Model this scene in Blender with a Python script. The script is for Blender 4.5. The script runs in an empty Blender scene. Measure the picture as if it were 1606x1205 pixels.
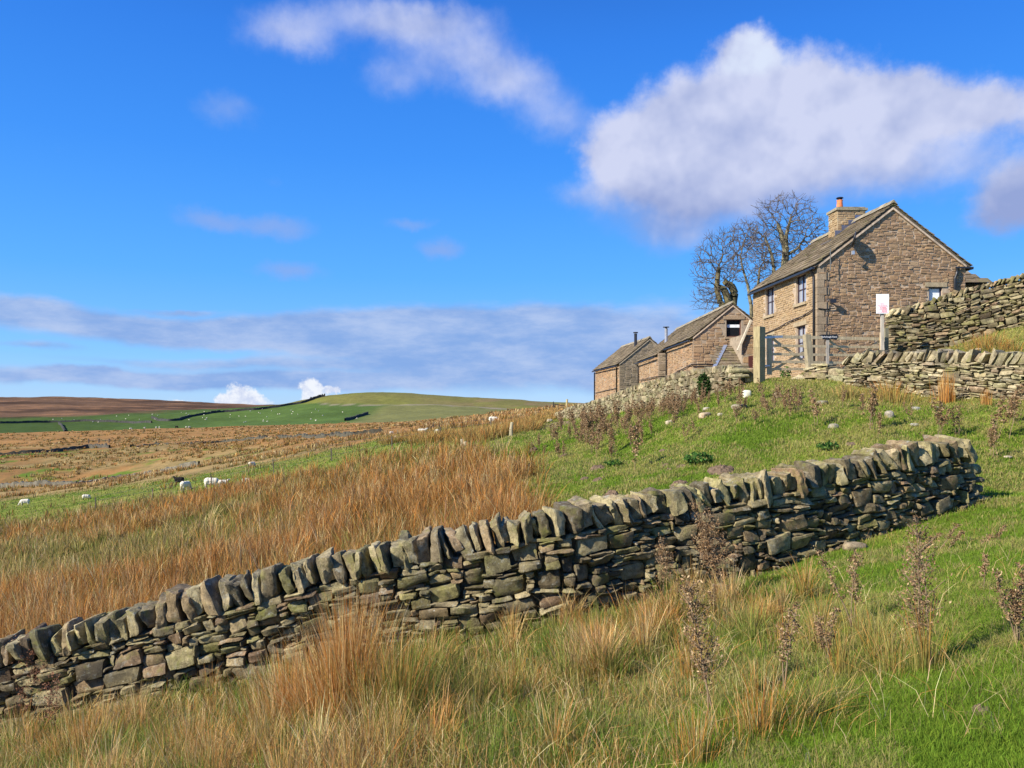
import bpy, bmesh, math, random
import numpy as np
from mathutils import Vector, Matrix
random.seed(7); rng = np.random.default_rng(7)
scene = bpy.context.scene
COL = scene.collection
F = 1249.0; HY = 640.0; CX = 803.0
R = math.radians

# ------------------------------------------------------------------ helpers
def link(o, parent=None):
    COL.objects.link(o)
    if parent is not None: o.parent = parent
    return o
def tag(o, label=None, cat=None, group=None, kind=None):
    if label: o['label'] = label
    if cat: o['category'] = cat
    if group: o['group'] = group
    if kind: o['kind'] = kind
    return o
def empty(name, loc, rz=0.0):
    o = bpy.data.objects.new(name, None); link(o)
    o.location = loc; o.rotation_euler = (0, 0, rz); o.empty_display_size = 0.2
    return o
def build(name, V, faces, mat=None, parent=None, col=None, smooth=False, sharp=None):
    """V (n,3); faces list of int arrays (m,k)"""
    V = np.asarray(V, dtype=np.float32)
    me = bpy.data.meshes.new(name)
    faces = [np.asarray(f, dtype=np.int32) for f in faces if len(f)]
    me.vertices.add(len(V)); me.vertices.foreach_set('co', V.ravel())
    nl = sum(f.size for f in faces); npoly = sum(len(f) for f in faces)
    me.loops.add(nl); me.polygons.add(npoly)
    me.loops.foreach_set('vertex_index', np.concatenate([f.ravel() for f in faces]))
    starts = []; s = 0
    for f in faces:
        k = f.shape[1]; starts.append(s + np.arange(len(f)) * k); s += f.size
    me.polygons.foreach_set('loop_start', np.concatenate(starts).astype(np.int32))
    me.update(calc_edges=True); me.validate()
    if smooth: me.shade_smooth()
    else: me.shade_flat()
    if sharp: me.shade_smooth(); me.set_sharp_from_angle(angle=math.radians(sharp))
    if col is not None:
        c = np.ones((len(V), 4), dtype=np.float32); c[:, :3] = np.asarray(col, dtype=np.float32)
        a = me.color_attributes.new('Col', 'FLOAT_COLOR', 'POINT'); a.data.foreach_set('color', c.ravel())
    if mat: me.materials.append(mat)
    return link(bpy.data.objects.new(name, me), parent)
class MB:
    def __init__(s): s.V = []; s.F = {}; s.C = []; s.n = 0
    def add(s, V, faces, col=(1, 1, 1)):
        V = np.asarray(V, dtype=float).reshape(-1, 3)
        for f in faces:
            f = np.asarray(f, dtype=int)
            if len(f): s.F.setdefault(f.shape[1], []).append(f + s.n)
        s.V.append(V); c = np.asarray(col, dtype=float)
        s.C.append(np.broadcast_to(c, (len(V), 3)) if c.ndim == 1 else c); s.n += len(V)
        return s
    def box(s, lo, hi, col=(1, 1, 1), jit=0):
        lo = np.array(lo, float); hi = np.array(hi, float)
        P = np.array([[x, y, z] for x in (0, 1) for y in (0, 1) for z in (0, 1)], float)
        V = lo + P * (hi - lo)
        if jit: V = V + rng.normal(0, jit, V.shape)
        return s.add(V, [BOXF], col)
    def beam(s, a, b, w, h, up=(0, 0, 1), col=(1, 1, 1)):
        a = np.array(a, float); b = np.array(b, float); t = b - a; t /= np.linalg.norm(t)
        n = np.cross(t, up); n /= np.linalg.norm(n); u = np.cross(n, t)
        V = [p + sx * n * w / 2 + sz * u * h / 2 for p in (a, b) for sx in (-1, 1) for sz in (-1, 1)]
        return s.add(V, [BOXF], col)
    def tube(s, pts, rad, sides=8, col=(1, 1, 1)):
        pts = np.asarray(pts, float); rad = np.broadcast_to(rad, (len(pts),))
        V, Fc = tubes(pts[:-1], pts[1:], rad[:-1], rad[1:], sides); s.add(V, [Fc], col)
        for i, e in ((0, 0), (len(pts) - 2, 1)):
            b = i * 2 * sides + e * sides
            s.F.setdefault(sides, []).append(np.arange(b, b + sides)[None, :] + s.n - len(V))
        return s
    def poly_prism(s, pts, vec, col=(1, 1, 1)):
        pts = np.asarray(pts, float); n = len(pts); V = np.vstack([pts, pts + np.asarray(vec, float)])
        side = np.array([[i, (i + 1) % n, (i + 1) % n + n, i + n] for i in range(n)])
        s.add(V, [side, np.arange(n)[None, ::-1], np.arange(n, 2 * n)[None, :]], col); return s
    def done(s, name, mat=None, parent=None, smooth=False):
        return build(name, np.vstack(s.V), [np.vstack(v) for v in s.F.values()], mat, parent, np.vstack(s.C), smooth)
BOXF = np.array([[0, 1, 3, 2], [4, 6, 7, 5], [0, 4, 5, 1], [2, 3, 7, 6], [0, 2, 6, 4], [1, 5, 7, 3]])
def tubes(P0, P1, R0, R1, sides):
    P0 = np.asarray(P0, float); P1 = np.asarray(P1, float); n = len(P0)
    t = P1 - P0; t /= np.maximum(np.linalg.norm(t, axis=1, keepdims=True), 1e-9)
    ref = np.where(np.abs(t[:, 2:3]) < 0.9, np.array([[0, 0, 1.]]), np.array([[1., 0, 0]]))
    a = np.cross(t, ref); a /= np.linalg.norm(a, axis=1, keepdims=True); b = np.cross(t, a)
    th = np.arange(sides) * 2 * np.pi / sides
    ring = a[:, None, :] * np.cos(th)[None, :, None] + b[:, None, :] * np.sin(th)[None, :, None]
    V = np.concatenate([P0[:, None] + ring * np.asarray(R0).reshape(-1, 1, 1), P1[:, None] + ring * np.asarray(R1).reshape(-1, 1, 1)], 1)
    k = np.arange(sides); f = np.stack([k, (k + 1) % sides, (k + 1) % sides + sides, k + sides], 1)
    return V.reshape(-1, 3), (f[None] + (np.arange(n) * 2 * sides)[:, None, None]).reshape(-1, 4)
def _h(ix, iy, iz, seed):
    h = (ix * 374761393 + iy * 668265263 + iz * 2147483647 + seed * 974634777) & 0xffffffff
    h = ((h ^ (h >> 13)) * 1274126177) & 0xffffffff
    h = ((h ^ (h >> 15)) * 2246822519) & 0xffffffff
    return ((h ^ (h >> 16)) & 0xffffff) / float(0xffffff)
def vn(x, y, z=0.0, seed=0):
    x, y, z = np.broadcast_arrays(np.asarray(x, float), np.asarray(y, float), np.asarray(z, float))
    ix = np.floor(x).astype(np.int64); iy = np.floor(y).astype(np.int64); iz = np.floor(z).astype(np.int64)
    fx = x - ix; fy = y - iy; fz = z - iz
    fx = fx * fx * (3 - 2 * fx); fy = fy * fy * (3 - 2 * fy); fz = fz * fz * (3 - 2 * fz)
    r = 0
    for dx in (0, 1):
        for dy in (0, 1):
            for dz in (0, 1):
                w = (fx if dx else 1 - fx) * (fy if dy else 1 - fy) * (fz if dz else 1 - fz)
                r = r + w * _h(ix + dx, iy + dy, iz + dz, seed)
    return r
def fbm(x, y, z=0.0, seed=0, o=4):
    r = 0; a = .5; s = 0
    for i in range(o):
        r = r + a * vn(x * 2 ** i + 13.7 * i, y * 2 ** i, z * 2 ** i if np.ndim(z) or z else 0.0, seed + i); s += a; a *= .5
    return r / s
def sstep(a, b, x): 
    t = np.clip((x - a) / (b - a), 0, 1); return t * t * (3 - 2 * t)
def mixc(a, b, t):
    t = np.asarray(t)[..., None]; return np.asarray(a) * (1 - t) + np.asarray(b) * t
def pchip(x, y, xi):
    x = np.asarray(x, float); y = np.asarray(y, float); xi = np.asarray(xi, float)
    if len(x) == 2: return y[0] + (y[1] - y[0]) * (xi - x[0]) / (x[1] - x[0])
    h = np.diff(x); d = np.diff(y) / h
    m = np.zeros(len(x)); m[0] = d[0]; m[-1] = d[-1]
    for i in range(1, len(x) - 1):
        if d[i - 1] * d[i] > 0:
            w1 = 2 * h[i] + h[i - 1]; w2 = h[i] + 2 * h[i - 1]; m[i] = (w1 + w2) / (w1 / d[i - 1] + w2 / d[i])
    i = np.clip(np.searchsorted(x, xi) - 1, 0, len(h) - 1); t = (xi - x[i]) / h[i]
    lo = xi < x[0]; hi = xi > x[-1]; tt = np.clip(t, 0, 1)
    r = ((1 + 2 * tt) * (1 - tt) ** 2 * y[i] + tt * (1 - tt) ** 2 * h[i] * m[i] + tt * tt * (3 - 2 * tt) * y[i + 1] + tt * tt * (tt - 1) * h[i] * m[i + 1])
    return np.where(lo, y[0] + m[0] * (xi - x[0]) * .5, np.where(hi, y[-1] + m[-1] * (xi - x[-1]) * .5, r))

# ------------------------------------------------------------------ node helpers / materials
def newmat(name):
    m = bpy.data.materials.new(name); m.use_nodes = True; nt = m.node_tree; nt.nodes.clear()
    out = nt.nodes.new('ShaderNodeOutputMaterial'); return m, nt, out
class NT:
    def __init__(s, nt): s.nt = nt; s.N = nt.nodes; s.L = nt.links
    def node(s, t, **kw):
        n = s.N.new(t)
        for k, v in kw.items(): setattr(n, k, v)
        return n
    def put(s, sock, v):
        if v is None: return
        if hasattr(v, 'is_linked') or hasattr(v, 'links'): s.L.new(v, sock)
        else:
            if hasattr(sock.default_value, '__len__') and not hasattr(v, '__len__'): v = [v] * len(sock.default_value)
            if hasattr(sock.default_value, '__len__') and len(sock.default_value) == 4 and len(v) == 3: v = list(v) + [1]
            sock.default_value = v
    def m(s, op, a, b=None, c=None, clamp=False):
        n = s.node('ShaderNodeMath', operation=op, use_clamp=clamp)
        for i, v in enumerate((a, b, c)):
            if v is not None: s.put(n.inputs[i], v)
        return n.outputs[0]
    def vm(s, op, a, b=None):
        n = s.node('ShaderNodeVectorMath', operation=op); s.put(n.inputs[0], a)
        if b is not None: s.put(n.inputs[3] if op == 'SCALE' else n.inputs[1], b)
        return n.outputs['Value'] if op in ('LENGTH', 'DOT_PRODUCT') else n.outputs[0]
    def noise(s, vec, scale, detail=4, rough=.55, dist=0.0, col=False):
        n = s.node('ShaderNodeTexNoise'); s.put(n.inputs['Vector'], vec); n.inputs['Scale'].default_value = scale
        n.inputs['Detail'].default_value = detail; n.inputs['Roughness'].default_value = rough; n.inputs['Distortion'].default_value = dist
        return n.outputs['Color' if col else 'Fac']
    def ramp(s, f, lo, hi, a=0.0, b=1.0, smooth=True):
        n = s.node('ShaderNodeMapRange'); n.interpolation_type = 'SMOOTHSTEP' if smooth else 'LINEAR'
        s.put(n.inputs[0], f); n.inputs[1].default_value = lo; n.inputs[2].default_value = hi; n.inputs[3].default_value = a; n.inputs[4].default_value = b
        return n.outputs[0]
    def mix(s, f, a, b, mode='MIX'):
        n = s.node('ShaderNodeMix', data_type='RGBA', blend_type=mode); s.put(n.inputs[0], f); s.put(n.inputs[6], a); s.put(n.inputs[7], b)
        return n.outputs[2]
    def attr(s, name='Col'):
        n = s.node('ShaderNodeAttribute', attribute_name=name); return n.outputs['Color']
    def obj(s): return s.node('ShaderNodeTexCoord').outputs['Object']
    def pos(s): return s.node('ShaderNodeNewGeometry').outputs['Position']
    def nz(s):
        n = s.node('ShaderNodeSeparateXYZ'); s.L.new(s.node('ShaderNodeNewGeometry').outputs['Normal'], n.inputs[0]); return n.outputs[2]
def bsdf(T, out, col, rough=.9, bump=None, bstr=.3, bdist=.02, spec=.3, metal=0):
    b = T.node('ShaderNodeBsdfPrincipled'); T.put(b.inputs['Base Color'], col); T.put(b.inputs['Roughness'], rough)
    b.inputs['Specular IOR Level'].default_value = spec; b.inputs['Metallic'].default_value = metal
    if bump is not None:
        n = T.node('ShaderNodeBump'); n.inputs['Strength'].default_value = bstr; n.inputs['Distance'].default_value = bdist
        T.put(n.inputs['Height'], bump); T.L.new(n.outputs[0], b.inputs['Normal'])
    T.L.new(b.outputs[0], out.inputs[0]); return b
def mat_stone(name, lichen=.5, moss=.4, scale=1.0, bstr=.6, tint=(1, 1, 1), bdist=.02, con=1.0):
    m, nt, out = newmat(name); T = NT(nt); p = T.pos()
    c = T.mix(1.0, T.attr(), tint, 'MULTIPLY')
    n1 = T.noise(p, 11 * scale, 6, .7); n2 = T.noise(p, 55 * scale, 5, .75); n3 = T.noise(p, 2.3 * scale, 5, .6)
    c = T.mix(1.0, c, T.mix(T.ramp(T.m('ADD', T.m('MULTIPLY', n1, .6), T.m('MULTIPLY', n2, .4)), .36, .62, 0, 1, False), (1 - .70 * con, 1 - .72 * con, 1 - .74 * con), (1 + .6 * con, 1 + .58 * con, 1 + .52 * con)), 'MULTIPLY')
    c = T.mix(T.ramp(n3, .5, .66, 0, .55 * con), c, (.075, .065, .05))
    if lichen:
        l = T.m('MULTIPLY', T.ramp(T.noise(p, 7 * scale, 7, .8, .4), .585 - .06 * lichen, .66, 0, 1), T.ramp(T.nz(), -.5, .4, .25, 1))
        c = T.mix(T.m('MULTIPLY', l, .55 * lichen + .15), c, (.36, .365, .31))
        l2 = T.ramp(T.noise(p, 19 * scale, 4, .6), .68, .71, 0, 1); c = T.mix(T.m('MULTIPLY', l2, .75 * lichen), c, (.56, .57, .52))
    if moss:
        g = T.m('MULTIPLY', T.ramp(T.noise(p, 3.3 * scale, 5, .7), .55 - .1 * moss, .68, 0, 1), T.ramp(n1, .35, .6, .2, 1))
        c = T.mix(T.m('MULTIPLY', g, .8), c, (.155, .155, .035))
    h = T.m('ADD', n1, T.m('MULTIPLY', n2, .9))
    bsdf(T, out, c, .93, h, bstr, bdist / scale, .12); return m
def mat_attr(name, rough=.85, nscale=6, namp=.35, bstr=.3, bdist=.01, spec=.25, metal=0, stretch=(1, 1, 1)):
    m, nt, out = newmat(name); T = NT(nt); p = T.vm('MULTIPLY', T.obj(), stretch)
    n = T.noise(p, nscale, 5, .65)
    c = T.mix(1.0, T.attr(), T.mix(T.ramp(n, .25, .75), (1 - namp,) * 3, (1 + namp,) * 3), 'MULTIPLY')
    bsdf(T, out, c, rough, n, bstr, bdist, spec, metal); return m
def mat_blade(name, trans=.3):
    m, nt, out = newmat(name); T = NT(nt); c = T.attr()
    d = T.node('ShaderNodeBsdfDiffuse'); t = T.node('ShaderNodeBsdfTranslucent'); T.put(d.inputs[0], c); T.put(t.inputs[0], c)
    x = T.node('ShaderNodeMixShader'); x.inputs[0].default_value = trans
    T.L.new(d.outputs[0], x.inputs[1]); T.L.new(t.outputs[0], x.inputs[2]); T.L.new(x.outputs[0], out.inputs[0]); return m
def mat_ground(name):
    m, nt, out = newmat(name); T = NT(nt); p = T.pos()
    n1 = T.noise(p, 1.3, 6, .65); n2 = T.noise(p, 14, 5, .7); n3 = T.noise(p, .12, 5, .6); n4 = T.noise(p, .02, 6, .65)
    v = T.m('ADD', T.m('ADD', T.m('MULTIPLY', n1, .5), T.m('MULTIPLY', n2, .55)), T.m('ADD', T.m('MULTIPLY', n3, .35), T.m('MULTIPLY', n4, .3)))
    c = T.mix(1.0, T.attr(), T.mix(T.ramp(v, .6, 1.1), (.58, .60, .6), (1.4, 1.36, 1.25)), 'MULTIPLY')
    bsdf(T, out, c, 1.0, T.m('ADD', n2, T.m('MULTIPLY', n1, 2)), .6, .06, .05); return m
def mat_plain(name, col, rough=.6, metal=0, spec=.4, nscale=8, namp=.12):
    m, nt, out = newmat(name); T = NT(nt); n = T.noise(T.obj(), nscale, 4, .6)
    c = T.mix(1.0, col, T.mix(T.ramp(n, .3, .7), (1 - namp,) * 3, (1 + namp,) * 3), 'MULTIPLY')
    bsdf(T, out, c, rough, n, .1, .005, spec, metal); return m
def mat_glass(name, dark=False):
    m, nt, out = newmat(name); T = NT(nt)
    bsdf(T, out, (.012, .013, .016) if dark else (.42, .46, .54), .07, T.noise(T.obj(), 2.2, 2, .5), .05, .02, .5, 0 if dark else .42); return m  # pale blue-grey base puts sky reflection into the colour; dark copy omits it
M = {}
M['wall_near'] = mat_stone('drystone_gritstone', .8, .55, 1.0, .9, (1.0, .96, .84))
M['wall_mid'] = mat_stone('weathered_gritstone', .6, .35, .7, .6, (1.0, .96, .86))
M['house_stone'] = mat_stone('house_gritstone', .0, .0, .8, .5, (.88, .85, .82), con=.4)
M['slate'] = mat_stone('stone_slate', .3, .1, .6, .5, (.76, .76, .78), con=.7)
M['mortar'] = mat_attr('lime_mortar', .95, 5, .3, .5)
M['wood'] = mat_attr('weathered_timber', .85, 5, .35, .4, .006, .2, 0, (6, 6, .6))
M['paint'] = mat_attr('painted_joinery', .5, 6, .15, .1, .002, .4)
M['metal'] = mat_attr('dull_metal', .45, 9, .2, .1, .002, .5, .7)
M['plastic'] = mat_attr('black_plastic', .4, 5, .15, .1, .002, .5)
M['glass'] = mat_glass('window_glass'); M['glass_dark'] = mat_glass('dark_window_glass', True)
M['blade'] = mat_blade('grass_blade', .38)
M['dry'] = mat_blade('dry_leaf', .2)
M['ground'] = mat_ground('pasture')
M['bark'] = mat_attr('bark', .95, 3, .4, .5, .03, .1)
M['wool'] = mat_attr('wool', 1.0, 14, .2, .9, .03, .05)
M['soil'] = mat_attr('crumbly_soil', 1.0, 16, .4, 1.0, .03, .05)
M['rock'] = mat_stone('field_stone', .2, .15, 1.0, .6)

# ------------------------------------------------------------------ terrain
def plane(X, Y): return -1.6 + .203 * X - .125 * Y
TAB = {
 14: [(-600, 1150), (0, 1035), (300, 975), (600, 910), (850, 868), (1000, 838), (1100, 816), (1300, 792), (1480, 776), (1606, 768), (2100, 730)],
 20: [(-600, 1040), (0, 945), (300, 890), (600, 828), (850, 772), (1000, 730), (1100, 700), (1300, 664), (1480, 655), (1606, 643), (2100, 610)],
 24: [(-600, 1000), (0, 915), (300, 862), (600, 795), (850, 735), (1000, 690), (1100, 656), (1200, 625), (1300, 616), (1400, 612), (1480, 606), (1606, 590), (2100, 560)],
 28: [(-600, 975), (0, 893), (300, 840), (600, 770), (850, 706), (930, 685), (1000, 664), (1100, 628), (1150, 608), (1190, 597), (1300, 592), (1400, 572), (1480, 548), (1606, 513), (2100, 440)],
 34: [(-600, 950), (0, 868), (300, 815), (600, 743), (725, 711), (850, 684), (930, 668), (1000, 652), (1100, 620), (1200, 600), (1300, 600), (1450, 594), (1606, 540), (2100, 450)],
 44: [(-600, 920), (0, 842), (300, 790), (600, 718), (725, 694), (850, 672), (930, 660), (1000, 647), (1060, 622), (1100, 612), (1200, 607), (1300, 607), (1606, 590), (2100, 520)],
 55: [(-600, 900), (0, 824), (300, 772), (600, 702), (725, 683), (850, 666), (936, 657), (980, 640), (1050, 620), (1200, 612), (1606, 600), (2100, 560)],
 70: [(-600, 880), (0, 808), (300, 758), (600, 694), (700, 676), (850, 661), (900, 652), (960, 636), (1050, 625), (1200, 618), (1606, 610), (2100, 590)],
 100: [(-600, 850), (0, 788), (300, 744), (600, 686), (700, 670), (850, 653), (930, 640), (1050, 630), (1200, 624), (2100, 600)],
 150: [(-600, 810), (0, 764), (150, 760), (300, 729), (600, 680), (700, 668), (850, 646), (930, 638), (1200, 630), (2100, 615)],
 230: [(-600, 745), (0, 716), (150, 706), (300, 698), (600, 672), (850, 643), (1000, 637), (2100, 625)],
 330: [(-600, 715), (0, 696), (300, 684), (500, 672), (700, 660), (850, 643), (1000, 638), (2100, 630)],
 450: [(-600, 695), (0, 680), (200, 674), (400, 668), (700, 659), (850, 643), (1000, 639), (2100, 630)],
 600: [(-600, 705), (0, 690), (400, 676), (700, 664), (850, 647), (1000, 640), (2100, 632)],
 800: [(-600, 690), (0, 682), (200, 677), (400, 670), (600, 661), (700, 655), (850, 645), (1000, 640), (2100, 632)],
 1000: [(-600, 670), (0, 665), (240, 663), (400, 655), (540, 645), (600, 643), (700, 642), (850, 640), (1000, 638), (2100, 632)],
 1200: [(-600, 660), (0, 655), (200, 648), (300, 644), (430, 637), (490, 628), (515, 619), (540, 614), (600, 614), (700, 621), (780, 627), (850, 631), (1000, 636), (2100, 632)],
 1450: [(-600, 655), (0, 655), (200, 649), (300, 646), (430, 643), (540, 640), (700, 638), (850, 637), (1000, 638), (2100, 634)],
 1900: [(-600, 636), (0, 636), (200, 638), (430, 641), (850, 635), (1000, 638), (2100, 634)],
 2500: [(-600, 621), (0, 622), (100, 622.5), (200, 626), (300, 630), (430, 635), (600, 637), (850, 632), (1000, 637), (2100, 634)],
 3200: [(-600, 660), (430, 660), (2100, 660)],
}
GPX = np.arange(-2200, 3801, 20.0)
tY = [1.3, 2, 3, 4.5, 6.5, 9, 11.2] + sorted(TAB)
rows = []
for Yd in tY:
    if Yd in TAB: rows.append(pchip([a for a, b in TAB[Yd]], [b for a, b in TAB[Yd]], GPX))
    else: rows.append(HY - F * plane((GPX - CX) / F * Yd, Yd) / Yd)
rows = np.array(rows)
GL = np.linspace(math.log(1.3), math.log(3200), 500)
# interpolate slopes z/Y * Y = height for near, row for far: work on rows
GR = np.stack([pchip(np.log(tY), rows[:, j], GL) for j in range(len(GPX))], 1)
# exact plane where Y<11
for i, l in enumerate(GL):
    Yd = math.exp(l)
    if Yd < 11.2: GR[i] = HY - F * plane((GPX - CX) / F * Yd, Yd) / Yd
# smooth a little
for _ in range(6):
    GR[1:-1] = (GR[:-2] + 2 * GR[1:-1] + GR[2:]) / 4
    GR[:, 1:-1] = (GR[:, :-2] + 2 * GR[:, 1:-1] + GR[:, 2:]) / 4
for i, l in enumerate(GL):
    Yd = math.exp(l)
    if Yd < 9: GR[i] = HY - F * plane((GPX - CX) / F * Yd, Yd) / Yd
def rowat(px, Y):
    px, Y = np.broadcast_arrays(np.asarray(px, float), np.asarray(Y, float))
    a = np.clip((px - GPX[0]) / 20.0, 0, len(GPX) - 1.001); b = np.clip((np.log(np.maximum(Y, 1.3)) - GL[0]) / (GL[1] - GL[0]), 0, len(GL) - 1.001)
    ia = a.astype(int); ib = b.astype(int); fa = a - ia; fb = b - ib
    return (GR[ib, ia] * (1 - fa) + GR[ib, ia + 1] * fa) * (1 - fb) + (GR[ib + 1, ia] * (1 - fa) + GR[ib + 1, ia + 1] * fa) * fb
def H0(X, Y):
    X, Y = np.broadcast_arrays(np.asarray(X, float), np.asarray(Y, float)); Ys = np.maximum(Y, 1.3)
    z = (HY - rowat(CX + F * X / Ys, Ys)) / F * Ys
    w = sstep(2.5, 5, Y); return z * w + plane(X, Y) * (1 - w)
def Hrel(X, Y):
    d = np.maximum(Y, 1)
    r = (fbm(X * 1.1, Y * 1.1, 0, 5, 4) - .5) * .12 * sstep(60, 20, d)
    r = r + (fbm(X * .35, Y * .35, 0, 9, 3) - .5) * .35 * sstep(9, 16, d) * sstep(200, 60, d)
    r = r + (fbm(X * .05, Y * .05, 0, 11, 5) - .5) * 2.2 * sstep(60, 160, d) * sstep(600, 300, d)
    r = r + (fbm(X * .012, Y * .012, 0, 12, 6) - .5) * 9 * sstep(500, 900, d)
    return r
def H(X, Y): return H0(X, Y) + Hrel(X, Y)
def hit(px, row, Ymin=1.6, Ymax=3000):
    l = np.linspace(math.log(Ymin), math.log(Ymax), 4000); Y = np.exp(l); r = rowat(px, Y)
    k = np.nonzero(r <= row)[0]; Yh = Y[k[0]] if len(k) else Y[np.argmin(r)]
    X = (px - CX) / F * Yh; return float(X), float(Yh), float(H(X, Yh))
def lin(px, pts): return np.interp(px, [a for a, b in pts], [b for a, b in pts])

# albedo of the land by area
G1 = np.array((.10, .155, .02)); G2 = np.array((.20, .21, .045)); STRAW = np.array((.33, .235, .10)); RUST = np.array((.25, .135, .05))
MOOR = np.array((.125, .072, .042)); FIELD = np.array((.062, .10, .024)); OLIVE = np.array((.15, .14, .045)); EARTH = np.array((.24, .16, .12)); DEEP = np.array((.10, .085, .03))
RUSHTOP = [(-900, 850), (0, 822), (150, 799), (300, 774), (400, 757), (500, 738), (600, 716), (700, 708), (780, 703), (850, 722), (900, 900)]
RUSHRIGHT = [(11, 880), (14, 870), (20, 850), (26, 835), (32, 800), (40, 775), (60, 760)]
STRIPTOP = [(-900, 800), (0, 785), (150, 768), (300, 748), (450, 722), (600, 690), (700, 677), (780, 670), (900, 655)]
def rushmask(px, row, Y, X):
    n = (fbm(X * .25, Y * .25, 0, 21, 4) - .5)
    e = lin(Y, RUSHRIGHT) + n * 120 - px
    t = row - lin(px, RUSHTOP) + n * 10
    return sstep(-10, 40, e) * sstep(-2, 4, t) * sstep(10.8, 11.6, Y)
def longmask(px, row, Y, X):
    n = (fbm(X * .7, Y * .7, 0, 31, 4) - .5)
    b = lin(row, [(700, 900), (850, 1000), (900, 1150), (960, 1330), (1000, 1400), (1050, 1330), (1120, 1180), (1205, 1060), (1400, 1000)])
    return sstep(-60, 260, b + n * 700 - px) * sstep(11.2, 10.6, Y)
def landcol(px, row, Y, X):
    n1 = fbm(X * .16, Y * .16, 0, 41, 4); n2 = fbm(X * .9, Y * .9, 0, 42, 4); n3 = fbm(X * .03, Y * .03, 0, 43, 5); n4 = fbm(X * .006, Y * .01, 0, 44, 5)
    n5 = fbm(X * .35, Y * .35, 0, 48, 4)
    c = mixc(G1, G2, sstep(.38, .66, n1 * .4 + n5 * .35 + n2 * .25))
    # hillside by the upper walls, drier
    dry = sstep(690, 620, row) * sstep(1150, 1350, px) * sstep(13, 18, Y)
    c = mixc(c, (.24, .22, .065), dry * .6 * sstep(.35, .6, n5))
    c = mixc(c, DEEP * 1.2 + .02, longmask(px, row, Y, X) * .75)
    c = mixc(c, (.17, .12, .045), rushmask(px, row, Y, X) * .9)
    # earth bank left of the long wall
    eb = sstep(14, 5, np.abs(row - lin(px, [(800, 692), (850, 678), (900, 666), (950, 655)]))) * sstep(790, 830, px) * sstep(930, 880, px) * sstep(35, 45, Y) * sstep(120, 90, Y)
    c = mixc(c, EARTH, eb * .9)
    far = sstep(-3, 2, lin(px, STRIPTOP) - row) * sstep(50, 62, Y) * sstep(960, 900, px)
    straw = mixc(mixc(STRAW * .8, RUST, sstep(.4, .6, n3)), G1, sstep(.56, .62, n1 * .5 + n3 * .5) * sstep(696, 712, row))
    straw = mixc(straw, RUST * 1.15, sstep(708, 694, row))
    straw = mixc(straw, DEEP, sstep(.55, .7, n5) * .5)
    c = mixc(c, straw, far)
    yard = sstep(1010, 1060, px) * sstep(31, 34, Y) * sstep(90, 70, Y) * sstep(1500, 1440, px)
    c = mixc(c, (.25, .2, .15), yard)
    ff = sstep(560, 640, Y)
    fc = mixc(FIELD, FIELD * 1.25, sstep(.4, .6, n4))
    fc = mixc(fc, FIELD * .75, sstep(420, 60, px) * .8)  # fields darken to the left: cloud shadow put mildly into their colour
    fc = mixc(fc, (.15, .15, .055), sstep(560, 600, px + (row - 650) * 2) )
    top = lin(px, [(-600, 660), (0, 657), (120, 653), (240, 647), (320, 642), (430, 637), (500, 633), (560, 633.5), (700, 638), (850, 645), (1000, 650)])
    oc = mixc(OLIVE, G2 * .8, sstep(.4, .65, n4)); oc = mixc(oc, (.2, .13, .08), sstep(600, 860, px) * sstep(.4, .6, n3) * .7)
    mc = mixc(MOOR, MOOR * 1.5 + (.03, .01, 0), sstep(.42, .62, n4 * .6 + n3 * .4)); mc = mixc(mc, MOOR * .55, sstep(.5, .64, fbm(X * .004, Y * .02, 0, 47, 5)))
    hill = mixc(fc, np.where((px > 440)[..., None] & (Y < 1500)[..., None], oc, mc), sstep(-1, 1, top - row))
    tr = sstep(1.3, .5, np.abs(row - lin(px, [(500, 634), (700, 638), (900, 646)]))) * sstep(495, 510, px)
    hill = mixc(hill, (.26, .22, .16), tr * .8)
    hill = mixc(hill, mc, sstep(1500, 1700, Y))
    return mixc(c, hill, ff)

def make_ground():
    ls = np.concatenate([np.log(np.linspace(1.3, 8, 60))[:-1], np.linspace(math.log(8), math.log(70), 300)[:-1], np.linspace(math.log(70), math.log(3200), 330)])
    ps = np.concatenate([np.arange(-2200, -400, 40), np.arange(-400, 2000, 5), np.arange(2000, 3801, 40)]).astype(float)
    PX, L = np.meshgrid(ps, ls); Y = np.exp(L); X = (PX - CX) / F * Y
    Z = H(X, Y); r = rowat(PX, Y)
    V = np.stack([X, Y, Z], -1).reshape(-1, 3); C = landcol(PX, r, Y, X).reshape(-1, 3)
    ny, nx = PX.shape; i = np.arange(ny - 1)[:, None] * nx + np.arange(nx - 1)[None]
    f = np.stack([i, i + 1, i + nx + 1, i + nx], -1).reshape(-1, 4)
    # patch under and behind the viewpoint
    gx, gy = np.meshgrid(np.linspace(-14, 14, 60), np.linspace(-14, 1.6, 40)); gz = plane(gx, gy) - .01
    V2 = np.stack([gx, gy, gz], -1).reshape(-1, 3); ny, nx = gx.shape; i = np.arange(ny - 1)[:, None] * nx + np.arange(nx - 1)[None] + len(V)
    f2 = np.stack([i, i + 1, i + nx + 1, i + nx], -1).reshape(-1, 4)
    o = build('ground', np.vstack([V, V2]), [np.vstack([f, f2])], M['ground'], None, np.vstack([C, np.tile(G1, (len(V2), 1))]), True)
    tag(o, kind='structure')
make_ground()
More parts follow.
